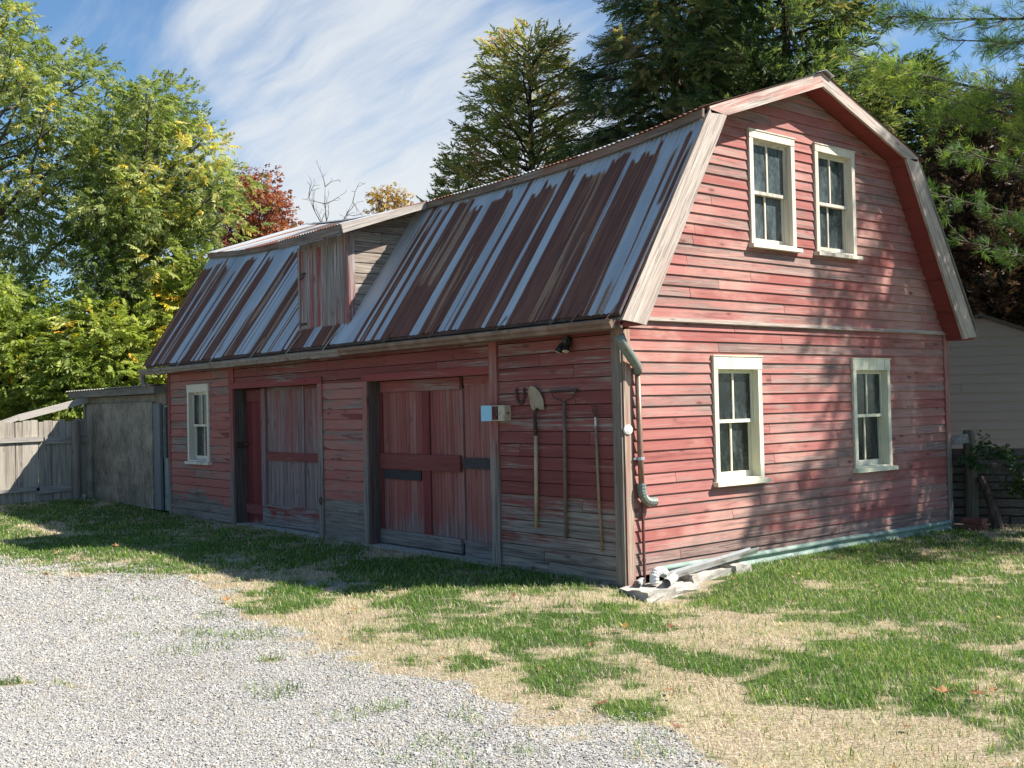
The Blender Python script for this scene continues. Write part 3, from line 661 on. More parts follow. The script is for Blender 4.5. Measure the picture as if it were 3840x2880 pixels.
def window(root, f, w, mat, sillm, sp=.05):
    a0, a1, zb, zt, hd, zm = w
    b = MB(f); cw = .062
    b.box(a0, a0 + cw, -.01, .038, zb, zt - hd, .001); b.box(a1 - cw, a1, -.01, .038, zb, zt - hd, .001); b.box(a0 - .003, a1 + .003, -.01, .042, zt - hd, zt, .001)
    b.box(a0 - .015, a1 + .015, .0, .05, zt, zt + .012)
    for x in (a0 + cw - .02, a1 - cw): b.box(x, x + .02, -.13, -.01, zb, zt - hd)          # inner jambs
    b.box(a0 + cw, a1 - cw, -.13, -.01, zt - hd - .012, zt - hd + .0); b.box(a0 + cw - .012, a1 - cw + .012, -.13, .036, zb - .001, zb + .021)
    win = b.build('window', mat, root)
    b = MB(f); b.box(a0 - .03, a1 + .05, -.02, .085, zb - .045, zb - .002, .002); b.build('sill', sillm, win)
    l, r = a0 + cw, a1 - cw; t = zt - hd - .012; mid = (l + r) / 2
    gl = MB(f); sa = MB(f)
    for dep, z0, z1, bot in ((-.035, zm - .02, t, .035), (-.075, zb + .02, zm + .012, .065)):
        sw = .032
        sa.box(l + .002, l + sw, dep - .03, dep, z0, z1, .0006); sa.box(r - sw, r - .002, dep - .03, dep, z0, z1, .0006)
        sa.box(l + sw, r - sw, dep - .03, dep, z1 - .03, z1, .0006); sa.box(l + sw, r - sw, dep - .03, dep + .002, z0, z0 + bot, .0006)
        sa.box(mid - .011, mid + .011, dep - .028, dep - .004, z0 + bot, z1 - .03, .0006)
        for p, q in ((l + sw, mid - .011), (mid + .011, r - sw)):
            tl = random.uniform(-.004, .004); x = random.random()
            gl.add([(p, dep - .018 + tl, z0 + bot), (q, dep - .018, z0 + bot), (q, dep - .018 - tl, z1 - .03), (p, dep - .018, z1 - .03)], [(0, 1, 2, 3)], x)
    sa.build('sash', mat, win); gl.build('pane', m_glass, win)
    b = MB(f); b.box(l - .02, r + .02, -.14, -.131, zb, zt - hd); b.build('painted_shade', m_black, win)  # black sheet in place of the unlit room behind the glass
    return win
for i, w in enumerate(WIN_G): window(barn, gab, w, m_cream if i < 2 else m_creamw, m_cream if i < 2 else m_creamw)
for w in WIN_F: window(barn, frn, w, m_creamw, m_creamw)

# gable rake boards, soffits
def mir(poly): return [(WD - y, z) for y, z in poly][::-1]
lo_r = [(-.255, 2.47), (1.05, 4.60), (1.31, 4.575), (.06, 2.43), (-.06, 2.45)]; up_r = [(1.07, 4.565), (1.04, 4.625), (2.99, 5.325), (2.99, 5.16), (1.335, 4.585)]
for k, po in enumerate((lo_r, up_r, mir(lo_r), mir(up_r))):
    b = MB(); b.prism(po, 0, .252, .284); b.build('rake_board', m_rake[k], barn)
b = MB()
for po in ([(.04, 2.44), (1.30, 4.60), (1.29, 4.615), (.03, 2.455)], [(1.30, 4.60), (2.988, 5.175), (2.988, 5.19), (1.29, 4.615)]):
    for q in (po, mir(po)): b.prism(q, 0, -.05, .252)
b.prism([(-.25, 2.43), (.05, 2.43), (.05, 2.445), (-.25, 2.46)], 0, -.02, .25); b.prism(mir([(-.25, 2.43), (.05, 2.43), (.05, 2.445), (-.25, 2.46)]), 0, -.02, .25)
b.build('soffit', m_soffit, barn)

# roof sheets
RUST = [(-11.35,-10.89),(-10.74,-10.61),(-10.50,-10.44),(-10.35,-10.15),(-9.60,-9.27),(-8.97,-8.90),(-8.77,-8.57),(-7.97,-7.72),(-7.16,-6.86),(-6.63,-6.60),(-6.02,-5.63),(-5.36,-5.12),(-5.05,-4.94),(-4.30,-4.24),(-4.13,-4.07),(-3.94,-3.87),(-3.69,-3.40),(-3.36,-3.14),(-2.91,-2.58),(-2.36,-2.32),(-2.13,-1.80),(-1.67,-1.53),(-1.33,-1.13),(-1.11,-.92),(-.91,-.70),(-.57,-.29),(-.25,-.23)]
def rust_map(x, s, seed=0, extra=.0):
    """x along the ridge, s 0..1 up the slope"""
    o = np.zeros_like(x)
    wob = (fbm(x * 9 + 3, s * 1.6, 3, 51 + seed) - .5) * .028
    for i, (a, b) in enumerate(RUST):
        wide = b - a > .1
        top = (.87 if wide else .92) + .09 * (((i * 37) % 11) / 11 - .5)
        tj = top + .03 + (fbm(x * 16, np.zeros_like(x) + i, 3, 60) - .5) * .13
        xx = x + wob
        wd = .03 if wide else .008
        e = sstep(a - wd - .015, a - wd + .015, xx) * (1 - sstep(b + wd - .015, b + wd + .015, xx))
        o = np.maximum(o, e * (1 - sstep(tj - .02, tj + .02, s)))
    # short patch near the gable, thin streaks, panel seams
    xx = x + wob
    o = np.maximum(o, sstep(.10, .13, xx) * (1 - sstep(.16, .2, xx)) * sstep(.5, .56, s) * (1 - sstep(.90, .93, s)))
    o = np.maximum(o, sstep(-.06, -.02, xx) * (1 - sstep(.07, .1, xx)) * (1 - sstep(.10, .24, s)) * .8)
    stx = fbm(x * 17, s * .45, 3, 70 + seed); o = np.maximum(o, sstep(.61, .69, stx) * .85 * (1 - sstep(.74, .93, s + .12 * (fbm(x * 20, s * 0, 2, 72) - .5))))
    pale = sstep(.60, .70, fbm(x * 17, s * 1.1, 3, 80 + seed)); o = o * (1 - .5 * pale * (fbm(x * 3, s, 2, 90) > .5))
    return np.clip(o + extra, 0, 1)

def sheet(name, x0, x1, prof, rows, pitch=.0675, amp=.008, rust=None, parent=barn, keep=None, mat=m_roof, dosag=True, edge=.012):
    """corrugated sheet; prof(t) -> (y, z) for t in 0..1 from eave to top"""
    xs = np.arange(x0, x1, pitch / 6); ts = np.linspace(0, 1, rows)
    X, T = np.meshgrid(xs, ts); P = np.array([prof(t) for t in ts])
    n = np.array([-(P[-1] - P[0])[1], (P[-1] - P[0])[0]]); n = n / np.linalg.norm(n)
    a = amp * np.sin(2 * np.pi * X / pitch) + .004 * (fbm(X * 1.5, T * 3, 2, 5) - .5) * 2
    lap = ((X + 20) % .66) < .035
    a = a + lap * .005
    en = (fbm(np.floor((X + 20) / .66) * 3.7, np.zeros_like(X), 1, 8) - .5) * edge * 2
    en = en * (T < 1e-6)
    dv = (P[-1] - P[0]) / np.linalg.norm(P[-1] - P[0])
    Y = np.interp(T, ts, P[:, 0]) + n[0] * a + dv[0] * en; Z = np.interp(T, ts, P[:, 1]) + n[1] * a + dv[1] * en
    V = np.stack([X.ravel(), Y.ravel(), Z.ravel()], 1)
    nx = len(xs); i = np.arange(rows - 1)[:, None] * nx + np.arange(nx - 1)[None]
    F = np.stack([i, i + 1, i + nx + 1, i + nx], -1).reshape(-1, 4)
    if keep is not None:
        c = V[F].mean(1); F = F[keep(c)]
    r = rust(X.ravel(), T.ravel()) if rust else np.zeros(V.shape[0])
    if dosag: V = sag(V)
    return np_mesh(name, V, F, mat, parent, attr={'rust': r}, smooth=True)

LE = (-.285, 2.545); SL = 1.556
lowp = lambda t: (LE[0] + t * 1.30, LE[1] + t * 1.30 * SL)
DX0, DX1, DF = -6.02, -4.72, -.08     # dormer body
sheet('roof', -11.27, .305, lowp, 70, rust=rust_map)
sheet('roof', -11.27, .305, lambda t: (WD - LE[0] - t * 1.30, LE[1] + t * 1.30 * SL), 3, rust=lambda x, s: rust_map(x, s, 3))
upz = lambda y: 4.628 + .346 * (y - 1.0)
rust_up = lambda x, s: np.clip(sstep(.44, .6, fbm(x * 2.2, s * .8, 3, 15)) * .9 + .15, 0, 1)
sheet('roof', -11.30, .31, lambda t: (.90 + t * 2.09, upz(.90 + t * 2.09)), 30, rust=rust_up, edge=.03)
sheet('roof', -11.30, .31, lambda t: (WD - .90 - t * 2.09, upz(.90 + t * 2.09)), 3, rust=rust_up)
b = MB()
for k in range(14): b.prism([(2.84, 5.283), (2.99, 5.333), (3.14, 5.283), (3.14, 5.288), (2.99, 5.338), (2.84, 5.288)], 0, -11.31 + k * .8314, -11.31 + (k + 1) * .8314); b.build('ridge_cap', m_galv, barn, post=sag)
# decking under the sheets so that they have an underside
b = MB()
for q in ([(-.25, 2.51), (.98, 4.46), (.98, 4.50), (-.26, 2.54)], [(.96, 4.575), (2.99, 5.29), (2.99, 5.318), (.93, 4.588)]):
    for k in range(12):
        xa = -11.22 + k * .956; xb = xa + .956
        b.prism(q, 0, xa, xb, .5); b.prism(mir(q), 0, xa, xb, .5)
b.build('roof_deck', m_jamb, barn, post=sag)
def long_box(b, x0, x1, y0, y1, z0, z1, n=12, j=.002):
    for k in range(n):
        xa = x0 + (x1 - x0) * k / n; xb = x0 + (x1 - x0) * (k + 1) / n
        b.box(xa, xb, y0, y1, z0, z1, 0)
for xa, xb in ((-11.26, DX0 - .02), (-4.42, .29)):
    b = MB(); long_box(b, xa, xb, .925, .955, 4.505, 4.59); b.build('eave_board', m_fascia, barn, post=sag)
b = MB(); long_box(b, -11.2, .25, -.245, -.22, 2.40, 2.50); b.build('fascia', m_fascia, barn)
b = MB(); long_box(b, -11.2, .0, -.22, .0, 2.405, 2.42, 8); b.build('soffit', m_fascia, barn)

# dormer
dor = None
b = MB(); fx = lambda a, o, z: (DX1 + o, a, z)
bb = MB(fx); courses(bb, 2.70, 4.62, .135, lambda z: max(DF + .02, -.285 + (z - 2.545) / SL - 10), lambda z: -.2 + (z - 2.50) / SL + .06, (), tb=.012, tt=.004, gap=.008, jl=(3, 5))
dor = bb.build('dormer', m_dorm, barn, post=lambda V: np.stack([V[:, 0], np.clip(V[:, 1], DF + .01, .93), np.minimum(V[:, 2] - .05, upz(np.clip(V[:, 1], DF + .01, .93)) - .215)], 1))
def dsag(V):
    V = np.array(V, float); V[:, 2] -= .16 * np.clip((V[:, 2] - 2.75) / 1.3, 0, 1); return V
b = MB(); vboards(b, DX0 + .05, DX1 - .12, DF, 2.735, 3.95, .088, .014); b.build('hatch_door', m_hatch, dor)
b = MB(); b.box(DX0, DX0 + .05, DF - .03, DF + .05, 2.70, 3.93, .002); b.box(DX1 - .115, DX1 + .018, DF - .025, DF + .01, 2.72, 3.975, .002); b.box(DX0 + .05, DX1 - .115, DF - .022, DF + .02, 3.88, 3.97, .002)
b.box(DX1 - .01, DX1 + .022, DF - .02, DF + .07, 2.75, 3.985, .002); b.build_each('hatch_trim', m_hatch, dor)
b = MB(); b.box(DX0 + .04, DX1 - .02, DF + .02, 1.2, 2.6, 3.92); b.build('painted_shade', m_black, dor)  # black filler coloured as the shade inside the dormer, not a lining
b = MB(); b.box(DX0 + .0, DX0 + .02, DF + .01, .9, 2.75, 3.93); b.build('cheek_wall', m_dorm, dor)
b = MB(); b.box(DX0 + .05, DX0 + .19, DF - .03, DF - .012, 3.55, 3.58); b.box(DX0 + .05, DX0 + .19, DF - .03, DF - .012, 2.87, 2.9); b.tube([(DX0 + .06, DF - .03, 3.50), (DX0 + .11, DF - .06, 3.49), (DX0 + .17, DF - .03, 3.53)], .012, 6)
for k, n_ in ((0, 8), (8, 8), (16, 18)):
    q = MB(); q.v = b.v[k:k + n_]; q.r = b.r[k:k + n_]; q.fa = [[i - k for i in f] for f in b.fa if k <= f[0] < k + n_]; q.build('latch' if k == 16 else 'hinge', m_iron, dor)
sheet('dormer_roof', DX0 - .04, -4.40, lambda t: (-.39 + t * 1.36, upz(-.39 + t * 1.36) + .006), 24, rust=lambda x, s: rust_up(x + 3, s) * .8, parent=dor, edge=.02)
def dfall(V):
    V = sag(V); return V
zf = upz(-.36) + .05
b = MB(); b.box(DX0 - .03, -4.43, -.375, -.348, zf - .175, zf - .06, .002); b.build('dormer_fascia', m_fascia, dor, post=sag)
rk = [(-.348, zf - .175), (.93, 4.585 - .075), (.93, 4.60), (-.375, zf - .055)]
b = MB(); b.prism(rk, 0, -4.43, -4.402); b.build('dormer_rake', m_dormr, dor, post=sag)
b = MB(); b.prism([(-.348, zf - .08), (.93, 4.54), (.93, 4.56), (-.35, zf - .065)], 0, DX0 - .02, -4.43); b.build('dormer_soffit', m_fascia, dor, post=sag)
b = MB(); b.prism([(-.348, zf - .17), (.93, 4.5), (.93, 4.56), (-.348, zf - .06)], 0, DX0 - .03, DX0 - .005); b.build('dormer_rake', m_fascia, dor, post=sag)

# gutter with its straps
gp = [(-.262, 2.475), (-.268, 2.40), (-.335, 2.395), (-.345, 2.42), (-.365, 2.445), (-.372, 2.478), (-.362, 2.482), (-.354, 2.45), (-.335, 2.427), (-.33, 2.403), (-.272, 2.407), (-.268, 2.475)]
gp = [(y + .09, z) for y, z in gp]
def tilt(V): V = np.array(V, float); V[:, 2] -= .0035 * np.abs(V[:, 0] + 4.6) * (V[:, 0] < -4.6); return V
b = MB(); gpf = [(y - .07, z) for y, z in gp]
b.prism(gpf, 0, -4.6, .20)
b.prism([(gpf[0][0], 2.475), (gpf[1][0], 2.40), (gpf[2][0], 2.395), (gpf[4][0], 2.445), (gpf[5][0], 2.478)], 0, .20, .206)
gut = b.build('gutter', m_gutter, barn)
b = MB()
for k in range(9): b.prism([(y, z - random.uniform(0, .012)) for y, z in gpf], 0, -11.32 + k * .7467, -11.32 + (k + 1) * .7467)
gu2 = b.build('gutter', m_gutterold, barn)
b = MB()
for x in (-9.66, -8.42, -7.05, -5.98, -4.98): b.beam((x + .12, -.16, LE[1] + .125 * SL + .02), (x - .02, -.335, 2.475), .028, .005)
b.build_each('strap', m_strap, gu2)
b = MB()
for x in (-3.60, -2.65, -1.45, -.62, -.32, .16): b.beam((x + .06, -.235, LE[1] + .05 * SL + .01), (x, -.345, 2.478), .028, .006)
b.build_each('strap', m_gutter, gut)
b = MB(); b.tube([(-11.24, -.30, 2.40), (-11.24, -.30, 2.27), (-11.2, -.27, 2.20), (-11.0, -.1, 2.17), (-10.9, .06, 2.19)], .045, 8); b.build('elbow', m_gutterold, gu2)

# downspout beside the near corner
b = MB(); b.tube([(.06, .16, 2.03), (.065, .165, 1.2), (.065, .17, .93)], .028, 10); ds = b.build('downspout', m_copper, barn, smooth=True)
b = MB(); b.tube([(.13, -.16, 2.42), (.13, -.14, 2.33)], .04, 8); b.build('outlet', m_gutter, ds)
b = MB(); b.tube([(.13, -.14, 2.345), (.125, -.09, 2.25), (.10, .05, 2.13), (.075, .14, 2.06), (.065, .16, 1.99)], [.047, .048, .048, .046, .042], 10); b.build('elbow', m_tealpipe, ds, smooth=True)
b = MB(); b.tube([(.06, .16, 2.035), (.06, .16, 2.06)], .042, 10); b.build('collar', m_strap, ds)
b = MB(); b.tube([(.062, .168, 1.17), (.062, .168, 1.20)], .036, 10); b.box(.03, .05, .10, .24, 1.175, 1.195); b.build('strap', m_galv, ds)
pts = [(.065, .17, .95), (.066, .17, .88), (.07, .185, .825), (.075, .215, .79), (.08, .26, .772), (.08, .335, .768)]
b = MB()
n = 24
cv = []
for k in range(n):
    f = k / (n - 1) * (len(pts) - 1); i = min(int(f), len(pts) - 2); cv.append(Vector(pts[i]).lerp(Vector(pts[i + 1]), f - i))
b.tube(cv, [.042 + .003 * (k % 2) for k in range(n)], 10); b.tube([(.08, .335, .768), (.08, .34, .768)], .036, 10); b.build('elbow', m_tealpipe, ds)
b = MB(); b.tube([(.045, .20, .80), (.045, .2, .03)], .014, 8); b.tube([(.045, .2, .21), (.045, .2, .235)], .019, 8); b.build('conduit', m_conduit, barn)
# teal skirt along the gable foot
V = []; F = []
ys = np.linspace(.45, 5.88, 60); zs = np.linspace(-.06, .135, 15)
for yy in ys:
    for q in zs:
        V.append((.045 + .018 * math.cos((q - .02) * 2 * math.pi / .085) + .004 * math.sin(yy * 5) + (.02 if int(yy / 1.1) % 2 else 0) * .3, yy, q - .012 * (yy - .45) / 5 + .0 + .006 * math.sin(yy * 2.3)))
n = len(zs)
for i in range(len(ys) - 1):
    for k in range(n - 1): F.append([i * n + k, (i + 1) * n + k, (i + 1) * n + k + 1, i * n + k + 1])
np_mesh('metal_skirt', V, F, m_teal, barn, smooth=True)

# ------------------------------------------------------------------ things on the barn
t = thing('shovel', 'long handled shovel hanging blade up, with a broad tan blade', 'shovel', (-1.22, -.05, 1.2))
b = MB(); b.tube([(-1.19, -.05, 1.42), (-1.205, -.045, .95), (-1.23, -.04, .46)], [.019, .02, .018], 10); b.build('handle', m_handle, t, smooth=True)
b = MB(); b.tube([(-1.19, -.05, 1.40), (-1.195, -.052, 1.53), (-1.17, -.075, 1.62), (-1.155, -.06, 1.675)], [.021, .02, .017, .014], 8); b.build('socket', m_iron, t, smooth=True)
ol = [(-.112, 0), (-.135, .05), (-.132, .12), (-.105, .19), (-.05, .25), (-.0, .268), (.05, .25), (.10, .19), (.118, .11), (.11, .05), (.102, -.008), (.05, .0), (.0, .022), (-.05, .0)]
V = []; F = []
ca, sa = math.cos(R(17)), math.sin(R(17))
for th in (0, .004):
    for u, v in ol + [(0, .12)]:
        dz = .028 * (1 - (u / .13) ** 2) + .02 * (v / .27)
        V.append((-1.19 + u * .92 * ca - v * sa * .85 + .032, -.035 - dz + th + .012, 1.665 + v * ca * .97 + u * sa * .1))
n = len(ol)
for k in range(n): F += [[k, (k + 1) % n, n], [n + 1 + (k + 1) % n, n + 1 + k, 2 * n + 1], [k, n + 1 + k, n + 1 + (k + 1) % n, (k + 1) % n]]
np_mesh('blade', V, F, m_shovel, t, smooth=False)

t = thing('garden_rake', 'dark bow rake hanging head up beside the shovel', 'rake', (-.765, -.05, 1.1))
b = MB(); b.tube([(-.755, -.045, 1.735), (-.765, -.045, 1.1), (-.78, -.04, .38)], [.016, .018, .017], 10); b.build('handle', m_handled, t, smooth=True)
b = MB()
for s in (-1, 1): b.tube([(-.757, -.045, 1.72), (-.757 + s * .04, -.05, 1.755), (-.757 + s * .13, -.05, 1.775), (-.757 + s * .165, -.05, 1.815), (-.757 + s * .185, -.045, 1.85)], .0065, 6)
b.build('bow', m_iron, t, smooth=True)
b = MB(); b.box(-.95, -.565, -.055, -.04, 1.843, 1.862)
for k in range(15): x = -.945 + k * .0267; b.tube([(x, -.05, 1.855), (x + .003, -.015, 1.852), (x + .006, -.004, 1.835)], .005, 5)
b.build('tine_bar', m_iron, t)

t = thing('hand_cultivator', 'thin handled three prong cultivator hanging prongs up near the barn corner', 'garden tool', (-.3, -.04, 1.0))
b = MB(); b.tube([(-.315, -.04, 1.50), (-.305, -.04, .95), (-.28, -.035, .30)], [.013, .014, .013], 8); b.build('handle', m_handlem, t, smooth=True)
b = MB(); b.tube([(-.318, -.04, 1.48), (-.318, -.045, 1.585)], [.014, .009], 8); b.build('ferrule', m_strap, t)
b = MB()
for s in (-1, 0, 1): b.tube([(-.316, -.045, 1.58), (-.312 + s * .02, -.05, 1.63), (-.305 + s * .035, -.06, 1.68), (-.29 + s * .03, -.09, 1.695)], .0045, 5)
b.build_each('prong', m_iron, t, 20)

b = MB(); pts = [(x - .022, y, z) for x, y, z in ((-1.485, -.03, 1.895), (-1.49, -.03, 1.84), (-1.478, -.03, 1.78), (-1.45, -.03, 1.742), (-1.425, -.03, 1.735), (-1.40, -.03, 1.742), (-1.372, -.03, 1.78), (-1.36, -.03, 1.84), (-1.365, -.03, 1.895))]
b.tube(pts, .016, 8, flat=.6)
tag(b.build('horseshoe', m_iron, loc=(-1.425, -.03, 1.8)), 'rusty iron horseshoe nailed points up between the electric box and the shovel', 'horseshoe')

t = thing('electric_box', 'small open electric box with pale blue cover on the door post', 'electric box', (-1.81, -.06, 1.63))
b = MB(); b.box(-1.735, -1.625, -.10, -.012, 1.555, 1.72, .001); b.box(-1.835, -1.735, -.03, -.012, 1.555, 1.72); b.box(-1.835, -1.735, -.10, -.03, 1.555, 1.563); b.box(-1.835, -1.735, -.10, -.03, 1.712, 1.72); b.build('case', m_boxcream, t)
b = MB(); b.box(-1.834, -1.736, -.034, -.0302, 1.564, 1.711); b.build('recess_shade', m_black, t)  # black panel painted in for the shade in the open case
b = MB()
for k in range(4): b.box(-1.82 + k * .02, -1.806 + k * .02, -.06, -.034, 1.585 + .028 * k, 1.603 + .028 * k)
b.build_each('fuse', m_iron, t)
b = MB(); b.beam((-1.835, -.105, 1.637), (-1.98, -.135, 1.637), .006, .165); b.build('cover', m_blue, t)
b = MB(); b.tube([(-1.625, -.06, 1.635), (-1.60, -.065, 1.637)], .009, 6); b.build('lever', m_iron, t)

t = thing('flood_light', 'dark twin head flood light under the eave above the tools', 'lamp', (-.70, -.06, 2.3))
b = MB(); b.tube([(-.705, -.01, 2.335), (-.705, -.055, 2.335)], .055, 10); b.box(-.735, -.675, -.07, -.04, 2.27, 2.36); b.build('mount', m_lampdark, t)
for x, dx, nm in ((-.748, -.02, 0), (-.668, .01, 1)):
    b = MB(); b.tube([(x + .02, -.06, 2.32), (x, -.075, 2.30), (x + dx * .3, -.085, 2.27), (x + dx, -.095, 2.235)], [.014, .024, .034, .04], 10); hd = b.build('lamp_head', m_lampdark, t)
    b = MB(); b.tube([(x + dx, -.0955, 2.234), (x + dx * 1.15, -.098, 2.226)], [.037, .03], 10); b.build('lens', m_lampglass, hd)
b = MB(); c = (.035, .045, 1.46)
b.tube([(.024, .045, 1.46), (.034, .045, 1.46), (.04, .045, 1.46)], [.047, .047, .038], 16, flat=1.25)
b.tube([(.04, .045, 1.46), (.045, .045, 1.46)], [.03, .026], 14)
tag(b.build('round_wall_cap', m_white, loc=(.03, .045, 1.46)), 'round white cap on the corner board beside the downspout', 'wall fitting')

# ------------------------------------------------------------------ loose things at the near corner
def rough_block(name, label, cat, x0, x1, y0, y1, z0, z1, mat, sub=5, j=.02, rz=0.0, group=None):
    V = []; F = []; idx = {}
    def vid(i, j_, k):
        if (i, j_, k) not in idx:
            idx[(i, j_, k)] = len(V); V.append((x0 + (x1 - x0) * i / sub, y0 + (y1 - y0) * j_ / sub, z0 + (z1 - z0) * k / sub))
        return idx[(i, j_, k)]
    for a in range(sub):
        for b_ in range(sub):
            for s in (0, sub):
                F += [[vid(s, a, b_), vid(s, a + 1, b_), vid(s, a + 1, b_ + 1), vid(s, a, b_ + 1)], [vid(a, s, b_), vid(a + 1, s, b_), vid(a + 1, s, b_ + 1), vid(a, s, b_ + 1)], [vid(a, b_, s), vid(a + 1, b_, s), vid(a + 1, b_ + 1, s), vid(a, b_ + 1, s)]]
    V = np.array(V); V += rng.normal(0, j, V.shape)
    o = np_mesh(name, V, F, mat, smooth=False, rnd=np.full(len(V), random.random()), loc=((x0 + x1) / 2, (y0 + y1) / 2, z0))
    me = o.data; import bmesh
    bm = bmesh.new(); bm.from_mesh(me); bmesh.ops.recalc_face_normals(bm, faces=bm.faces); bm.to_mesh(me); bm.free()
    return tag(o, label, cat, group)
rough_block('stone_slab', 'broken pale concrete slab under the pipes at the barn corner', 'stone', .02, .40, -.13, .58, -.20, .0, m_conc, 6, .008)
rough_block('concrete_block', 'long concrete block under the middle of the loose gutter', 'concrete block', .07, .28, .62, 1.18, -.12, .055, m_conc, 5, .006)
rough_block('concrete_block', 'short concrete block under the far end of the loose gutter', 'concrete block', .10, .30, 1.24, 1.48, -.10, .075, m_conc, 5, .005)
b = MB(); pr = [(-.055, .045), (-.05, 0), (.035, -.01), (.045, .01), (.058, .03), (.065, .055), (.058, .057), (.05, .035), (.037, .015), (.03, -.003), (-.044, .006), (-.049, .045)]
a0, a1 = Vector((.20, .42, .055)), Vector((.17, 1.70, .155)); n = len(pr); vs_ = [(p.x + u, p.y, p.z + w) for p in (a0, a1) for u, w in pr]
b.add(vs_, [[i, i + n, (i + 1) % n + n, (i + 1) % n] for i in range(n)] + [list(range(n)), list(range(2 * n - 1, n - 1, -1))])
tag(b.build('gutter_section', m_galv, loc=(.185, 1.05, .1)), 'loose length of galvanised gutter lying along the barn foot', 'gutter')
def pipe(name, label, pts, r, mat, rib=False, flat=1.0):
    b = MB(); n = 20; cv = []
    for k in range(n):
        f = k / (n - 1) * (len(pts) - 1); i = min(int(f), len(pts) - 2); cv.append(Vector(pts[i]).lerp(Vector(pts[i + 1]), f - i))
    b.tube(cv, [r + (.004 * (k % 2) if rib else 0) for k in range(n)], 12, False, flat=flat); b.tube(cv[::-1], r * .88, 12, False, flat=flat)
    return tag(b.build(name, mat, loc=pts[0], smooth=not rib), label, 'pipe')
pipe('pipe_elbow', 'ribbed pale downspout elbow lying bent over at the barn corner', [(.20, .17, .02), (.20, .17, .09), (.20, .20, .125), (.19, .26, .13), (.18, .33, .10)], .043, m_pvc, True)
pipe('short_pipe', 'short white pipe with its dark open end toward the yard', [(.36, .16, .045), (.22, .42, .055)], .042, m_pvc)
pipe('short_pipe', 'small grey pipe stub next to the corner board foot', [(.15, -.01, .03), (.07, .14, .035)], .036, m_galv)
b = MB(); b.tube([(.345, .19, .046), (.34, .197, .046)], .036, 12); 

# ------------------------------------------------------------------ lean-to shed
shed = thing('lean_to_shed', 'low lean-to with grey shingled front at the far end of the barn', 'shed', (-12.9, .8, .05))
b = MB(frn); zc = [.06, .13, .42, .62, .84, 1.12, 1.40, 1.66, 1.93]
for z0, z1 in zip(zc[:-1], zc[1:]):
    x = -14.85
    while x < -11.36:
        xx = min(x + random.uniform(.9, 1.4), -11.33)
        b.add([(x, .05, z0), (xx - .004, .05, z0 + random.uniform(-.008, .008)), (xx - .004, .05, z1), (x, .05, z1), (x, .114, z0), (xx - .004, .114, z0), (xx - .004, .105, z1 + .004), (x, .105, z1 + .004)], [(0, 3, 2, 1), (4, 5, 6, 7), (0, 1, 5, 4), (1, 2, 6, 5), (2, 3, 7, 6), (3, 0, 4, 7)]); x = xx
b.add([(-14.85, .05, 1.9), (-11.36, .05, 1.9), (-11.36, .05, 2.06), (-14.85, .05, 2.06)], [(0, 1, 2, 3)])
b.build('front_wall', m_shingle, shed)
b = MB(); b.box(-14.85, -14.8, -.05, 2.0, .03, 1.95); b.box(-14.85, -11.0, 1.95, 2.0, .03, 1.9); b.build('side_wall', m_shingle, shed)
b = MB(); b.box(-14.875, -14.80, -.135, -.10, .03, 2.05, .004); b.build('corner_board', m_post, shed)
b = MB(); b.box(-11.345, -11.05, -.09, -.04, .06, 1.90, .003); b.build('plank_door', m_shplank, shed)
b = MB(); b.box(-11.05, -10.87, -.02, .03, .05, .95, .002); b.box(-11.05, -11.01, -.03, .03, .95, 1.86); b.box(-11.01, -10.87, -.03, .03, 1.83, 1.86); sd = b.build('side_door', plain('green_grey_paint', (.20, .24, .22), .7, 0, .3, 8), shed)
b = MB(frn); b.add([(-11.01, -.01, .95), (-10.87, -.01, .95), (-10.87, -.01, 1.83), (-11.01, -.01, 1.83)], [(0, 1, 2, 3)]); b.build('pane', m_glass, sd)
b = MB(); b.box(-11.345, -10.87, -.05, .0, 1.87, 2.08, .004); b.build('head_board', m_post, shed)
b = MB(); b.box(-15.4, -11.33, -.25, -.20, 2.075, 2.195, .004); b.box(-11.33, -10.9, -.22, -.18, 2.07, 2.18, .004); b.build('fascia', m_shfas, shed)
b = MB()
V = []; F = []
xs = np.arange(-15.5, -10.9, .03); ysr = [-.30, .6, 1.4, 2.2]
for i, yy in enumerate(ysr):
    for x in xs: V.append((x, yy, 2.21 + .10 * (yy + .3) * .3 + .012 * math.sin(x * 2 * math.pi / .15) + random.uniform(-.003, .003)))
n = len(xs)
for i in range(3):
    for k in range(n - 1): F.append([i * n + k, i * n + k + 1, (i + 1) * n + k + 1, (i + 1) * n + k])
np_mesh('roof', V, F, m_shroof, shed, smooth=True)
b = MB(); b.box(-15.45, -10.9, -.245, 2.1, 2.07, 2.19); b.build('roof_deck', m_shfas, shed)

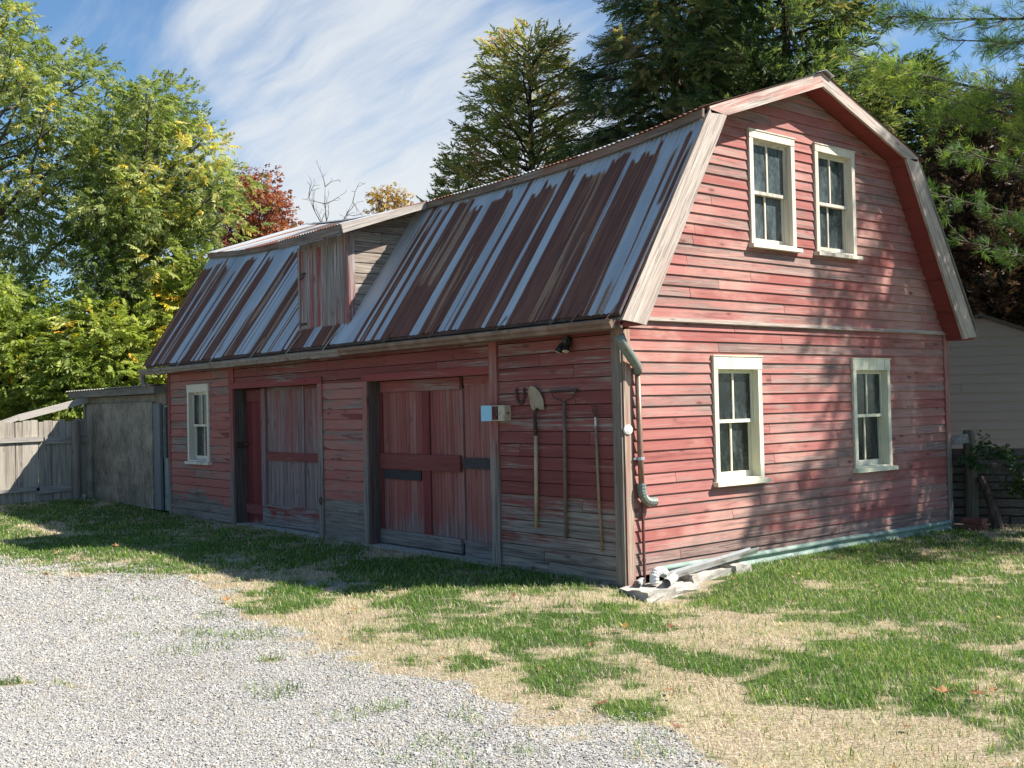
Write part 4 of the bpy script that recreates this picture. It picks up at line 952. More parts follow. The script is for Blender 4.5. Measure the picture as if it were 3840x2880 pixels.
# ------------------------------------------------------------------ board fence on the left
fen = thing('board_fence', 'weathered grey upright board fence with patched rails', 'fence', (-14.6, -2.5, .08))
FX = -14.52
b = MB(); y = -.20
while y > -8:
    w = random.uniform(.095, .17); b.box(FX - .02, FX, y - w + random.choice((.004, .006, .014)), y, .10 + random.uniform(-.03, .02), 1.645 + random.uniform(-.035, .02), .004); y -= w
b.build('boards', m_fence, fen)
def rail(y0, y1, z0, z1, dz=0): 
    b.add([(FX + a, y, z + (0 if y == y1 else dz)) for a in (0.001, .045) for y in (y1, y0) for z in (z0, z1)], [(0, 1, 3, 2), (4, 6, 7, 5), (0, 4, 5, 1), (2, 3, 7, 6), (0, 2, 6, 4), (1, 5, 7, 3)])
b = MB(); rail(-1.02, -3.4, 1.215, 1.305, .03); rail(-.20, -.985, 1.19, 1.325, .01); rail(-3.5, -6.5, 1.22, 1.31); rail(-1.1, -3.6, .27, .35, .03); rail(-.50, -1.15, .24, .36, .03); rail(-3.6, -6.5, .24, .33)
b.build_each('rail', m_plank, fen)
b = MB(); b.tube([(FX + .1, -.43, .0), (FX + .1, -.425, .8), (FX + .1, -.42, 1.60), (FX + .1, -.42, 1.63)], [.085, .08, .078, .06], 12); b.build('post', m_post, fen)
b = MB(); b.tube([(FX + .1, -3.3, .0), (FX + .1, -3.3, 1.6)], .08, 10); b.build('post', m_post, fen)
b = MB(); b.beam((FX - .05, -2.6, 1.30), (FX - .05, -1.44, 1.71), .05, .10); b.beam((FX - .05, -1.44, 1.70), (FX - .05, -.14, 2.03), .05, .125)
tag(b.build('sloping_plank', m_plank, loc=(FX - .05, -.8, 1.85)), 'grey plank sloping from the shed roof down past the fence top', 'plank')
tag(rough_block('brick', 'pale broken brick at the foot of the fence post', 'brick', FX + .02, FX + .16, -.36, -.26, .08, .18, m_conc, 3, .01))

# ------------------------------------------------------------------ right of the barn
ROTC = math.atan2(.770, .638)     # walls here stand square to the view
house = thing('neighbour_house', 'beige vinyl sided house gable behind the red barn', 'house', (-1.45, 9.75, 0), math.atan2(13.3, -6.3) - math.pi / 2 + .12)
# local frame: x to the right, -y toward the yard
HB, HT, HW = .86, 2.985, 3.1
roofz = lambda a: HT - abs(a) * .40
b = MB(lambda a, o, z: (a, -o, z)); courses(b, HB, HT - .02, .150, lambda z: -min(HW, max(.02, (HT - z) / .40)), lambda z: min(HW, max(.02, (HT - z) / .40)), (), tb=.018, tt=.0, jl=(90, 4000), jit=0)
b.build('wall', m_vinyl, house, local=True)
b = MB()
for s in (-1, 1):
    b.prism([(0, HT + .0), (s * 3.4, HT - 3.4 * .40), (s * 3.4, HT - 3.4 * .4 + .06), (0, HT + .06)], 1, -.10, 7.0)
b.build('roof', m_darkroof, house, local=True)
b = MB(); b.box(-HW, HW, -.0, .03, .66, HB, .002); b.build('lower_band', m_osb, house, local=True)
b = MB(); b.box(-HW, HW, -.03, 6.5, 0, .68); b.box(-HW, -HW + .02, .01, 6.5, .68, 1.75); b.box(HW - .02, HW, .01, 6.5, .68, 1.75); b.build('foundation', m_conc, house, local=True)

hs2 = thing('pale_roofed_house', 'distant house with a pale sunlit roof behind the pine branches', 'house', (-3.5, 22.5, 0), -.35)
b = MB(); b.box(-4, 4, 0, 6, 0, 3.6); b.build('wall', m_vinyl, hs2, local=True)
b = MB(); b.prism([(-.5, 3.5), (3.0, 5.6), (6.5, 3.5), (6.5, 3.6), (3.0, 5.72), (-.5, 3.6)], 0, -4.4, 4.4); b.build('roof', m_paleroof, hs2, local=True)

def P(u, v, D):       # a point of the place at ground distance D along a bearing (measured once from the photograph)
    d = cf_ + cr_ * (u - 1920) / 4042.7 - cu_ * (v - 1440) / 4042.7
    return CAM + d / math.hypot(d[0], d[1]) * D

pf = thing('pallet_fence', 'dark slatted pallet fence in the shade right of the barn', 'fence', (.9, 7.2, 0))
p0 = np.array([-.02, 6.35]); p1 = np.array([2.6, 7.9]); dr = (p1 - p0) / np.linalg.norm(p1 - p0); nr = np.array([dr[1], -dr[0]])
b = MB(); z = .04
while z < .92:
    h = random.uniform(.075, .10)
    s = -.38
    while s < 3.0:
        l = random.uniform(.9, 1.3); a = p0 + dr * s; e = p0 + dr * (s + l - .02); dz = random.uniform(-.008, .008)
        b.beam((a[0], a[1], z + h / 2 + dz), (e[0], e[1], z + h / 2 - dz), .02, h); s += l
    z += h + random.uniform(.012, .03)
z = .02  # second slat layer added behind to make the gaps look dark
while z < .90:
    a = p0 - dr * .36 - nr * .14; e = p0 + dr * 3.0 - nr * .14; b.beam((a[0], a[1], z + .06), (e[0], e[1], z + .06), .02, .115); z += .118
b.build('slat', m_pallet, pf)
b = MB()
for s in (.05, 1.0, 2.0, 2.95):
    a = p0 + dr * s - nr * .06; b.box(a[0] - .04, a[0] + .04, a[1] - .04, a[1] + .04, 0, .95)
b.build_each('post', m_pallet, pf)
b = MB(); a = p0 + nr * .0; e = p0 + dr * 3.0; a = p0 - dr * .3; b.beam((a[0], a[1], .97), (e[0], e[1], .97), .06, .09); b.build('cap_rail', m_pallet, pf)

pp = P(3646, 1969, 15.35); px_, py_ = pp[0], pp[1]
b = MB(); b.tube([(px_, py_, -.02), (px_ + .01, py_, .6), (px_ - .01, py_, 1.20), (px_ - .01, py_, 1.26)], [.088, .08, .078, .062], 12)
tag(b.build('fence_post', m_mossy, loc=(px_, py_, 0)), 'round mossy wooden post standing just right of the barn', 'post')
q0 = P(3552, 1640, 15.2); q1 = P(3632, 1640, 15.2)
b = MB(); b.beam((q0[0], q0[1], 1.13), (q1[0], q1[1], 1.16), .03, .12)
tag(b.build('short_plank', m_plank, loc=tuple((q0 + q1) / 2)), 'short pale plank bridging the barn corner and the mossy post', 'plank')
q0 = P(3660, 1730, 15.2); q1 = P(3840, 1785, 15.0); q2 = P(3980, 1800, 15.0)
b = MB(); b.tube([tuple(q0), tuple((q0 + q1) / 2 + np.array([0, 0, .02])), tuple(q1), tuple(q2)], [.03, .036, .034, .03], 8)
tag(b.build('fallen_branch', m_bark, loc=tuple(q1)), 'bare grey branch leaning from the mossy post across the slatted fence', 'branch')
q0 = P(3675, 1790, 15.25); q1 = P(3745, 1985, 15.1)
b = MB(); b.tube([tuple(q0), tuple((q0 + q1) / 2 + np.array([.03, 0, 0])), (q1[0], q1[1], -.02)], [.05, .065, .08], 8)
tag(b.build('old_stump', m_barkd, loc=(q1[0], q1[1], 0)), 'dark crooked trunk leaning on the slatted fence behind the bricks', 'stump')
for (u, v, D, lb) in ((3635, 1965, 15.0, 'red brick lying uppermost on the pile below the mossy post'), (3640, 1990, 14.9, 'red brick lying lowest in the grass below the mossy post')):
    c = P(u, v, D); z = .075 if 'upper' in lb else .0
    rough_block('brick', lb, 'brick', c[0] - .08, c[0] + .2, c[1] - .06, c[1] + .08, z, z + .072, m_brick, 3, .004)

# ------------------------------------------------------------------ trees
def frames(n, az, pitch, roll):
    """rotation matrices: x axis pointing along azimuth/pitch, rolled about itself"""
    ca, sa, cp, sp, cr, sr = np.cos(az), np.sin(az), np.cos(pitch), np.sin(pitch), np.cos(roll), np.sin(roll)
    X = np.stack([ca * cp, sa * cp, sp], 1); Yb = np.stack([-sa, ca, 0 * az], 1); Zb = np.cross(X, Yb)
    Y = Yb * cr[:, None] + Zb * sr[:, None]; Z = np.cross(X, Y)
    return np.stack([X, Y, Z], 2)

def leaf_tpl(kind, seed=0):
    r = np.random.default_rng(seed); V = []; F = []
    def diamond(b, d, side, L, w, droop=0.0):
        i = len(V); b = np.array(b); d = np.array(d) / np.linalg.norm(d); side = np.array(side) / np.linalg.norm(side)
        V.extend([b, b + d * L * .45 + side * w / 2 + [0, 0, -droop * L * .3], b + d * L + [0, 0, -droop * L], b + d * L * .45 - side * w / 2 + [0, 0, -droop * L * .3]]); F.append([i, i + 1, i + 2, i + 3])
    if kind == 'pinnate':
        for k in range(5):
            t = .2 + .8 * k / 5; b = (t, 0, -.30 * t * t)
            for s in (-1, 1):
                diamond(b, (.62 + r.normal(0, .15), s * .8, -.2 + r.normal(0, .2)), (.8, -s * .5, .35 * s + r.normal(0, .3)), .38 * (1 - .35 * abs(t - .5)), .165, .3 + .3 * r.random())
        diamond((1, 0, -.30), (1, 0, -.5), (0, 1, 0), .32, .12)
        diamond((0, 0, 0), (1, 0, -.3), (0, 1, .3), 1.05, .03)
    elif kind == 'broad':
        for k in range(7):
            a = r.uniform(-1.4, 1.4); diamond((r.uniform(0, .6), r.normal(0, .16), r.normal(0, .14)), (math.cos(a), math.sin(a), r.normal(-.2, .35)), (-math.sin(a), math.cos(a), r.normal(0, .5)), .42, .30, .2)
    elif kind == 'cedar':
        for k in range(9):
            t = k / 9
            for s in (-1, 1):
                diamond((t, 0, .12 * t * t + r.normal(0, .03)), (.8, s * .65 * (1.1 - t), r.normal(.1, .25)), (0, r.normal(0, .4), 1) if k % 2 else (-.5, 1, .2), .34 * (1.15 - .6 * t), .085)
        diamond((.8, 0, .1), (1, 0, .15), (0, 1, 0), .42, .07)
    elif kind == 'spruce':
        for k in range(13):
            t = k / 13; a = r.uniform(0, 6.28)
            for s in (0, 1, 2):
                th = a + s * 2.1; diamond((t, 0, 0), (.75, math.cos(th) * .6, math.sin(th) * .6), (0, -math.sin(th), math.cos(th)), .20, .045)
    elif kind == 'pine':
        for k in range(18):
            th = r.uniform(0, 6.28); ph = r.uniform(.25, 1.15); d = (math.cos(ph), math.sin(ph) * math.cos(th), math.sin(ph) * math.sin(th))
            diamond((r.uniform(-.25, .25), 0, 0), d, (0, -math.sin(th), math.cos(th)), r.uniform(.75, 1.1), .045, .12)
    return np.array(V, float), np.array(F)

def foliage(name, tpls, Pn, Rm, S, rnd, mat, parent):
    Vs = []; Fs = []; Rs = []; base = 0; k = len(tpls); which = np.arange(len(Pn)) % k
    for j, (V, F) in enumerate(tpls):
        m = which == j
        if not m.any(): continue
        A = np.einsum('nij,vj->nvi', Rm[m] * S[m][:, None, None], V) + Pn[m][:, None, :]
        n, nv = A.shape[:2]
        Vs.append(A.reshape(-1, 3)); Fs.append((base + np.arange(n)[:, None, None] * nv + F[None]).reshape(-1, F.shape[1])); Rs.append(np.repeat(rnd[m], nv)); base += n * nv
    return np_mesh(name, np.concatenate(Vs), np.concatenate(Fs), mat, parent, rnd=np.concatenate(Rs))

def broad_tree(name, label, base, clusters, mat, tplk='pinnate', size=.42, per=70, cr=.75, trunk_r=.13, forks=(), bark=None, hue=(.45, .22), group=None, cat='tree', seed=1, lean=(0, 0), yellow=()):
    """clusters: centres of leaf clumps (world). Limbs run from the trunk to each clump."""
    r = np.random.default_rng(seed); base = np.array(base, float)
    root = thing(name, label, cat, tuple(base), group=group)
    C = np.array(clusters); top = C[np.argmax(C[:, 2])]
    zt = base[2] + (top[2] - base[2]) * .82
    axis = lambda z: np.array([*(base[:2] + (np.array([C[:, 0].mean(), C[:, 1].mean()]) - base[:2]) * min(1, ((z - base[2]) / max(.1, zt - base[2])) ** 1.5)), z])
    b = MB(); zs = np.linspace(base[2] - .1, zt, 9)
    b.tube([axis(z) + r.normal(0, .03, 3) * (z > base[2]) for z in zs], [trunk_r * (1 - .8 * (i / 8)) for i in range(9)], 9)
    tips = []; tout = []
    for c in C:
        h = np.clip(c[2] - r.uniform(.35, .75) * (np.linalg.norm(c[:2] - axis(c[2])[:2]) + .5), base[2] + .5, zt)
        a = axis(h); mid = a * .5 + c * .5 + r.normal(0, .12, 3) + [0, 0, -.1]
        L = np.linalg.norm(c - a); rr = np.clip(.012 + .012 * L, .012, trunk_r * .55)
        b.tube([a, mid, c], [rr, rr * .7, rr * .35], 5, False)
        for k in range(5):
            d = r.normal(0, 1, 3); d /= np.linalg.norm(d); e = c + d * cr * r.uniform(.4, .9)
            s = mid * .35 + c * .65; b.tube([s, (s + e) / 2 + r.normal(0, .05, 3), e], [rr * .35, rr * .25, .004], 4, False)
    b.build('trunk', bark or m_bark, root, smooth=True)
    n = len(C) * per; ci = np.repeat(np.arange(len(C)), per)
    d = r.normal(0, 1, (n, 3)); d /= np.linalg.norm(d, axis=1)[:, None]
    rad = cr * r.uniform(.7, 1.25, len(C))[ci] * r.random(n) ** .45
    Pn = C[ci] + d * rad[:, None] * np.array([1, 1, .8])
    out = d * .8 + np.array([0, 0, .15]) + (C[ci] - C.mean(0)) * .12
    az = np.arctan2(out[:, 1], out[:, 0]) + r.normal(0, .9, n); pitch = np.clip(np.arctan2(out[:, 2], np.hypot(out[:, 0], out[:, 1])) * .5 + r.normal(0, .35, n), -1, 1)
    Rm = frames(n, az, pitch, r.normal(0, .8, n)); S = size * r.uniform(.7, 1.25, n)
    hu = np.clip(hue[0] + r.normal(0, hue[1] * .55, n) + r.normal(0, hue[1] * .6, len(C))[ci], 0, 1)
    for (yc, yr, ya) in yellow:
        w = np.exp(-((Pn - np.array(yc)) ** 2).sum(1) / yr ** 2); hu = np.where(r.random(n) < w * ya, r.uniform(.86, 1, n), hu)
    foliage('crown', [leaf_tpl(tplk, s) for s in range(4)], Pn, Rm, S, hu, mat, root)
    return root

def fill(poly, D, dd, n, seed, rad=.6):
    """n clump centres that fill a crown whose outline was measured as bearings/heights at distance D, D +- dd deep"""
    r = np.random.default_rng(seed); pu = np.array(poly, float); out = []
    x0, y0 = pu.min(0); x1, y1 = pu.max(0)
    t = 0
    while len(out) < n and t < 60000:
        t += 1; u, v = r.uniform(x0, x1), r.uniform(y0, y1); ins = False; j = len(pu) - 1
        for i in range(len(pu)):
            if (pu[i, 1] > v) != (pu[j, 1] > v) and u < (pu[j, 0] - pu[i, 0]) * (v - pu[i, 1]) / (pu[j, 1] - pu[i, 1]) + pu[i, 0]: ins = not ins
            j = i
        if not ins: continue
        p = P(u * 1.7361, v * 1.7361, D + r.uniform(-dd, dd))
        if p[2] < .4: continue
        if all(np.linalg.norm(p - q) > rad for q in out): out.append(p)
    return np.array(out)

m_walnut = leafmat('walnut_leaves', [(0, (.07, .11, .03)), (.45, (.215, .255, .075)), (.8, (.40, .415, .15)), (.93, (.52, .44, .12)), (1, (.62, .46, .07))], .42)
m_sumac = leafmat('sumac_leaves', [(0, (.11, .16, .03)), (.5, (.28, .335, .07)), (.82, (.46, .47, .13)), (.9, (.5, .42, .03)), (1, (.55, .3, .03))], .42)
m_red = leafmat('red_leaves', [(0, (.13, .035, .024)), (.5, (.32, .095, .055)), (.85, (.44, .17, .085)), (1, (.16, .14, .05))], .35)
m_gold = leafmat('gold_leaves', [(0, (.30, .17, .04)), (1, (.55, .36, .10))], .35)
m_cedar = leafmat('cedar_sprays', [(0, (.08, .10, .035)), (.45, (.25, .25, .08)), (.75, (.34, .33, .10)), (.9, (.44, .31, .12)), (1, (.46, .27, .12))], .5)
m_spruce = leafmat('spruce_needles', [(0, (.04, .065, .03)), (.5, (.10, .14, .05)), (.8, (.21, .23, .075)), (1, (.30, .23, .11))], .4)
m_pine = leafmat('pine_needles', [(0, (.04, .085, .03)), (.5, (.10, .18, .045)), (.85, (.24, .32, .07)), (1, (.38, .44, .09))], .4)
m_brown = leafmat('brown_sprays', [(0, (.05, .03, .02)), (.6, (.09, .052, .035)), (.85, (.15, .085, .05)), (1, (.03, .05, .02))], .2)
m_vine = leafmat('vine_leaves', [(0, (.02, .05, .015)), (1, (.06, .12, .03))], .3)
m_far = leafmat('hedge_leaves', [(0, (.02, .045, .012)), (.7, (.06, .105, .025)), (1, (.2, .19, .05))], .3)

# outlines in the 2212-wide copy of the photograph
cA = fill([(-260, -40), (40, 5), (75, 30), (100, 90), (180, 130), (205, 215), (170, 330), (190, 470), (120, 640), (-40, 680), (-260, 500)], 29.0, 2.2, 78, 3, .66)
broad_tree('walnut_tree', 'tall green leafy tree at the far left with the highest crown', P(30, 1500, 29.5) * [1, 1, 0], cA, m_walnut, trunk_r=.17, seed=4, hue=(.38, .30), cr=.76, per=72, size=.29, group='leafy trees behind the board fence')
cB = fill([(185, 290), (225, 180), (280, 205), (300, 235), (330, 180), (372, 160), (390, 215), (412, 270), (445, 310), (458, 350), (492, 430), (505, 490), (470, 560), (400, 690), (300, 720), (215, 640), (170, 460)], 27.5, 2.0, 86, 5, .62)
broad_tree('walnut_tree', 'green leafy tree turning yellow in spots next to the barn roof', P(392, 1400, 28) * [1, 1, 0], cB, m_walnut, trunk_r=.15, seed=6, hue=(.38, .30), cr=.70, per=70, size=.29, group='leafy trees behind the board fence',
           yellow=[(P(600, 740, 26.5), .7, .3), (P(575, 640, 26.5), .6, .2), (P(640, 1120, 26), .7, .4), (P(690, 640, 26.5), .5, .2)])
for i, (pl, D, n, lb, tx) in enumerate((
    ([(-120, 640), (40, 610), (110, 650), (150, 720), (170, 800), (150, 900), (-120, 900)], 26.0, 36, 'bright yellow green bush arching over the fence at the left edge', 20),
    ([(120, 690), (190, 660), (240, 680), (300, 720), (330, 790), (330, 890), (150, 890), (120, 780)], 25.6, 34, 'bright yellow green bush between the fence and the shed roof', 230),
    ([(290, 700), (340, 640), (400, 580), (440, 560), (440, 640), (380, 760), (330, 850), (290, 850)], 26.2, 26, 'yellow tinged bush growing up against the far end of the barn roof', 370))):
    c = fill(pl, D, .8, n, 20 + i, .46)
    broad_tree('sumac_bush', lb, P(tx * 1.736, 1500, D + .3) * [1, 1, 0], c, m_sumac, trunk_r=.05, seed=30 + i, hue=(.42, .26), cr=.58, per=66, size=.32, group='bright bushes behind the fence', cat='bush',
               yellow=[(P(655, 1150, D - .6), .6, .5), (P(600, 1290, D - .6), .5, .5), (P(480, 1300, D - .6), .5, .3)] if i == 2 else [])
c = fill([(478, 470), (500, 400), (560, 372), (600, 420), (622, 500), (600, 560), (540, 560), (490, 550)], 38, 1.2, 40, 8, .5)
broad_tree('red_leaved_tree', 'small tree with rust red autumn leaves rising over the barn roof', P(950, 1400, 38) * [1, 1, 0], c, m_red, tplk='broad', size=.22, per=80, cr=.6, trunk_r=.09, seed=9, hue=(.5, .35))
c = fill([(805, 425), (840, 420), (875, 425), (880, 450), (800, 450)], 34, .5, 9, 10, .3)
broad_tree('golden_leaved_tree', 'sparse tree top with pale gold leaves just above the barn dormer', P(1460, 1400, 34) * [1, 1, 0], c, m_gold, tplk='broad', size=.2, per=26, cr=.4, trunk_r=.06, seed=11, hue=(.5, .5))

def bare_tree(name, label, base, tips, seed):
    r = np.random.default_rng(seed); base = np.array(base); root = thing(name, label, 'tree', tuple(base)); b = MB()
    top = np.array(tips).mean(0); hub = base + (top - base) * .74
    b.tube([base, (base + hub) / 2 + r.normal(0, .05, 3), hub], [.10, .08, .05], 7)
    def grow(p, d, L, rad, lev):
        q = p
        pts = [p]
        for k in range(4):
            d = d + r.normal(0, .16, 3); d /= np.linalg.norm(d); q = q + d * L / 4; pts.append(q)
            if lev < 3 and k > 0:
                for s in range(1 if lev else 2):
                    e = d + r.normal(0, .6, 3); e /= np.linalg.norm(e); grow(q, e, L * r.uniform(.2, .38), rad * .5, lev + 1)
        b.tube(pts, [rad, rad * .85, rad * .7, rad * .5, .004], 4, False)
    for t in tips:
        v = np.array(t) - hub; L = np.linalg.norm(v); grow(hub, v / L, L * .8, .028, 0)
    b.build('trunk', m_twig, root)
    return root
bare_tree('bare_tree', 'leafless tree with thin grey twigs poking above the barn roof', P(1290, 1400, 32) * [1, 1, 0], [P(1125, 690, 32), P(1240, 640, 32), P(1290, 690, 32.3)], 12)

def conifer(name, label, base, H, Rb, z0, tplk, mat, size, nb, per, seed, droop=.1, bark=None, hue=(.45, .25), hang=.3, prof=.9, group=None, keep=None, lift=0.0):
    r = np.random.default_rng(seed); base = np.array(base, float); root = thing(name, label, 'conifer', tuple(base), group=group)
    b = MB(); b.tube([base + [0, 0, -.1], base + [.02, .02, H * .5], base + [0, 0, H]], [.02 * H, .013 * H, .01], 9)
    Pn = []; AZ = []; PI_ = []
    ga = 2.399
    for i in range(nb):
        f = (i + .5) / nb; z = z0 + (H - z0) * f
        L = Rb * (1 - f) ** prof * r.uniform(.72, 1.2) + .12; az = i * ga + r.normal(0, .25)
        dxy = np.array([math.cos(az), math.sin(az), 0]); a = base + [0, 0, z]
        npt = 7; pts = [a + dxy * L * t + np.array([0, 0, L * (lift * t - droop * t * t * 1.6 + .16 * droop * max(0, t - .7) * 6)]) for t in np.linspace(0, 1, npt)]
        if keep is not None and not keep(pts[-1]): continue
        b.tube(pts, [.012 + .016 * L * (1 - t) for t in np.linspace(0, 1, npt)], 5, False)
        n = int(per * (L + .3))
        for k in range(n):
            t = r.random() ** .7; j = min(int(t * (npt - 1)), npt - 2); p = pts[j] + (pts[j + 1] - pts[j]) * (t * (npt - 1) - j)
            sd = r.choice([-1, 1]); w = .30 * L * (1.05 - t) * r.random() + .05
            off = np.array([-dxy[1], dxy[0], 0]) * sd * w + dxy * w * .5
            Pn.append(p + off + [0, 0, r.normal(0, .06) - hang * r.random() * min(1, L * .5)]); AZ.append(az + sd * r.uniform(.1, .9)); PI_.append(r.normal(-hang * .9 + lift * .6, .35))
    b.build('trunk', bark or m_barkd, root, smooth=True)
    Pn = np.array(Pn); n = len(Pn); hu = np.clip(hue[0] + r.normal(0, hue[1], n) + (fbm(Pn[:, 0] * 1.3 + Pn[:, 2] * 1.1, Pn[:, 1] * 1.3 - Pn[:, 2] * .6, 2, seed) - .5) * .7, 0, 1)
    foliage('crown', [leaf_tpl(tplk, s) for s in range(4)], Pn, frames(n, np.array(AZ), np.array(PI_), r.normal(0, .5, n)), size * r.uniform(.7, 1.25, n), hu, mat, root)
    return root

g = P(2010, 1400, 26.5) * [1, 1, 0]
conifer('cedar_tree', 'olive brown tinged cedar with a pointed top behind the middle of the barn roof', g, P(2020, 150, 26.5)[2], 1.95, 2.4, 'cedar', m_cedar, .42, 165, 15, 41, droop=-.12, lift=.34, hue=(.5, .28), hang=.12, prof=.34, group='conifers behind the barn')
g = P(1735, 1400, 27.5) * [1, 1, 0]
conifer('cedar_tree', 'small sparse cedar tip just showing left of the bigger cedar', g, P(1690, 575, 27.5)[2], 1.3, 3.0, 'cedar', m_cedar, .36, 60, 22, 42, droop=-.1, lift=.3, hue=(.5, .2), hang=.1, prof=.7, group='conifers behind the barn')
g = P(2560, 1400, 25.5) * [1, 1, 0]
conifer('spruce_tree', 'tall dark spruce with drooping boughs behind the right part of the roof', g, 14.0, 4.3, 2.5, 'spruce', m_spruce, .46, 170, 34, 43, droop=.16, lift=.12, hue=(.55, .30), hang=.42, prof=.8, group='conifers behind the barn')
g = P(2980, 1400, 23.5) * [1, 1, 0]
conifer('spruce_tree', 'dark dense spruce directly behind the barn gable peak', g, 12.5, 3.4, 2.5, 'cedar', m_spruce, .46, 160, 24, 44, droop=.05, lift=.15, hue=(.5, .22), hang=.25, prof=.6, group='conifers behind the barn')
g = P(3420, 1400, 24.5) * [1, 1, 0]
conifer('spruce_tree', 'shaded dark spruce behind the pine boughs at the right', g, 8.9, 2.6, 1.5, 'cedar', m_spruce, .44, 150, 30, 45, droop=.05, lift=.15, hue=(.42, .2), hang=.25, prof=.6, group='conifers behind the barn')
g = P(3770, 1400, 22.0) * [1, 1, 0]
conifer('browned_cedar', 'half dead cedar with brown sprays right of the gable', g, 7.4, 2.3, 2.3, 'cedar', m_brown, .40, 120, 20, 46, droop=.05, lift=.2, hue=(.5, .25), hang=.2, prof=.6, group='conifers behind the barn')
g = P(4150, 1400, 25.0) * [1, 1, 0]
conifer('cedar_tree', 'green cedar at the right edge behind the neighbour house', g, 9.5, 3.0, 2.0, 'cedar', m_cedar, .44, 130, 26, 47, droop=.0, lift=.2, hue=(.35, .2), hang=.2, prof=.6, group='conifers behind the barn')

# the white pine whose boughs reach in from the right and dapple the gable
def pine():
    r = np.random.default_rng(77); base = np.array([4.3, 9.2, 0.0])
    root = thing('white_pine', 'white pine with long bright green boughs reaching in from the right', 'pine tree', tuple(base)); b = MB()
    H = 11.5; b.tube([base + [0, 0, -.1], base + [.05, 0, 6], base + [0, .1, H]], [.26, .19, .02], 10)
    Pn = []; AZ = []; PI_ = []; HU = []
    def bough(a, tip, rad, dens, spread, hue):
        a = np.array(a, float); tip = np.array(tip, float); L = np.linalg.norm(tip - a); d = (tip - a) / L; s = np.cross(d, [0, 0, 1]); s /= np.linalg.norm(s)
        pts = [a + (tip - a) * t + np.array([0, 0, -.10 * L * math.sin(math.pi * t)]) for t in np.linspace(0, 1, 8)]
        b.tube(pts, [rad * (1 - .85 * t) for t in np.linspace(0, 1, 8)], 6, False)
        for k in range(int(dens * L)):
            t = r.uniform(.22, 1); p = a + (tip - a) * t + np.array([0, 0, -.10 * L * math.sin(math.pi * t)])
            sd = r.choice([-1, 1]); w = spread * (1.12 - t) * r.uniform(.3, 1) * L * .5 + .12
            e = p + s * sd * w + d * w * .75 + np.array([0, 0, r.normal(.02, .12)])
            b.tube([p, (p + e) / 2 + [0, 0, -.02], e], [.009, .007, .004], 4, False)
            for m in range(max(4, int(w * 15))):
                f = r.uniform(.2, 1.05); q = p + (e - p) * f + r.normal(0, .07, 3)
                Pn.append(q); AZ.append(math.atan2(*(e - p)[[1, 0]]) + r.normal(0, .5)); PI_.append(r.normal(.25, .45)); HU.append(np.clip(hue + .25 * (f - .6) + r.normal(0, .16), 0, 1))
    # boughs seen in the photograph: the tips and where they leave the trunk
    for (u, v, D, za, rad, dens, sp, hue) in ((3150, 190, 15.6, 5.6, .05, 10, .55, .80), (3330, 300, 15.9, 5.2, .045, 10, .5, .78), (3480, 420, 16.3, 4.9, .04, 10, .5, .62),
                                              (3330, 60, 16.4, 7.6, .05, 9, .5, .38), (3560, 150, 16.0, 7.2, .05, 9, .45, .4), (3250, -120, 16.5, 8.6, .05, 9, .5, .4),
                                              (3480, 720, 17.5, 4.2, .04, 9, .5, .40), (3560, 560, 17.0, 4.7, .04, 9, .5, .55), (3600, 900, 17.8, 3.6, .035, 7, .5, .42), (3700, 330, 16.2, 6.0, .04, 9, .5, .5)):
        tp = P(u, v, D); bough(base + [0, 0, za], tp, rad, dens, sp, hue)
    # the rest of the crown, outside the picture
    for i in range(70):
        z = 3.4 + 7.8 * (i / 70); az = i * 2.399 + .4; L = (3.7 - 2.9 * (i / 70)) * r.uniform(.75, 1.1)
        tp = base + [math.cos(az) * L, math.sin(az) * L, z + .12 * L]
        dv = tp - CAM; uu = 1920 + 4042.7 * (dv @ cr_) / (dv @ cf_)
        if uu < 3700: continue
        bough(base + [0, 0, z], tp, .035, 11, .5, .45)
    b.build('trunk', m_bark, root, smooth=True)
    Q = np.array(Pn); n = len(Q)
    foliage('crown', [leaf_tpl('pine', s) for s in range(5)], Q, frames(n, np.array(AZ), np.array(PI_), r.uniform(0, 6, n)), .16 * r.uniform(.75, 1.2, n), np.array(HU), m_pine, root)
pine()

# vine on the post, far hedge
def vine():
    r = np.random.default_rng(5); root = thing('creeper_vine', 'leafy dark green creeper spreading from the post along the slatted fence', 'vine', (1.0, 7.0, 0)); b = MB(); Pn = []
    for (u0, v0, u1, v1) in ((3650, 1720, 3700, 1640), (3690, 1660, 3780, 1700), (3760, 1700, 3840, 1740), (3780, 1840, 3840, 1820), (3640, 1740, 3640, 1680), (3800, 1740, 3860, 1850)):
        a = P(u0, v0, 15.0); e = P(u1, v1, 14.9); b.tube([a, (a + e) / 2 + [0, 0, .04], e], .006, 5, False)
        for k in range(17): Pn.append(a + (e - a) * r.random() + r.normal(0, .06, 3))
    b.build('stem', m_barkd, root); Pn = np.array(Pn); n = len(Pn)
    foliage('leaves', [leaf_tpl('broad', s) for s in range(3)], Pn, frames(n, r.uniform(0, 6.28, n), r.normal(0, .5, n), r.normal(0, .5, n)), .13 * r.uniform(.7, 1.3, n), r.random(n), m_vine, root)
vine()

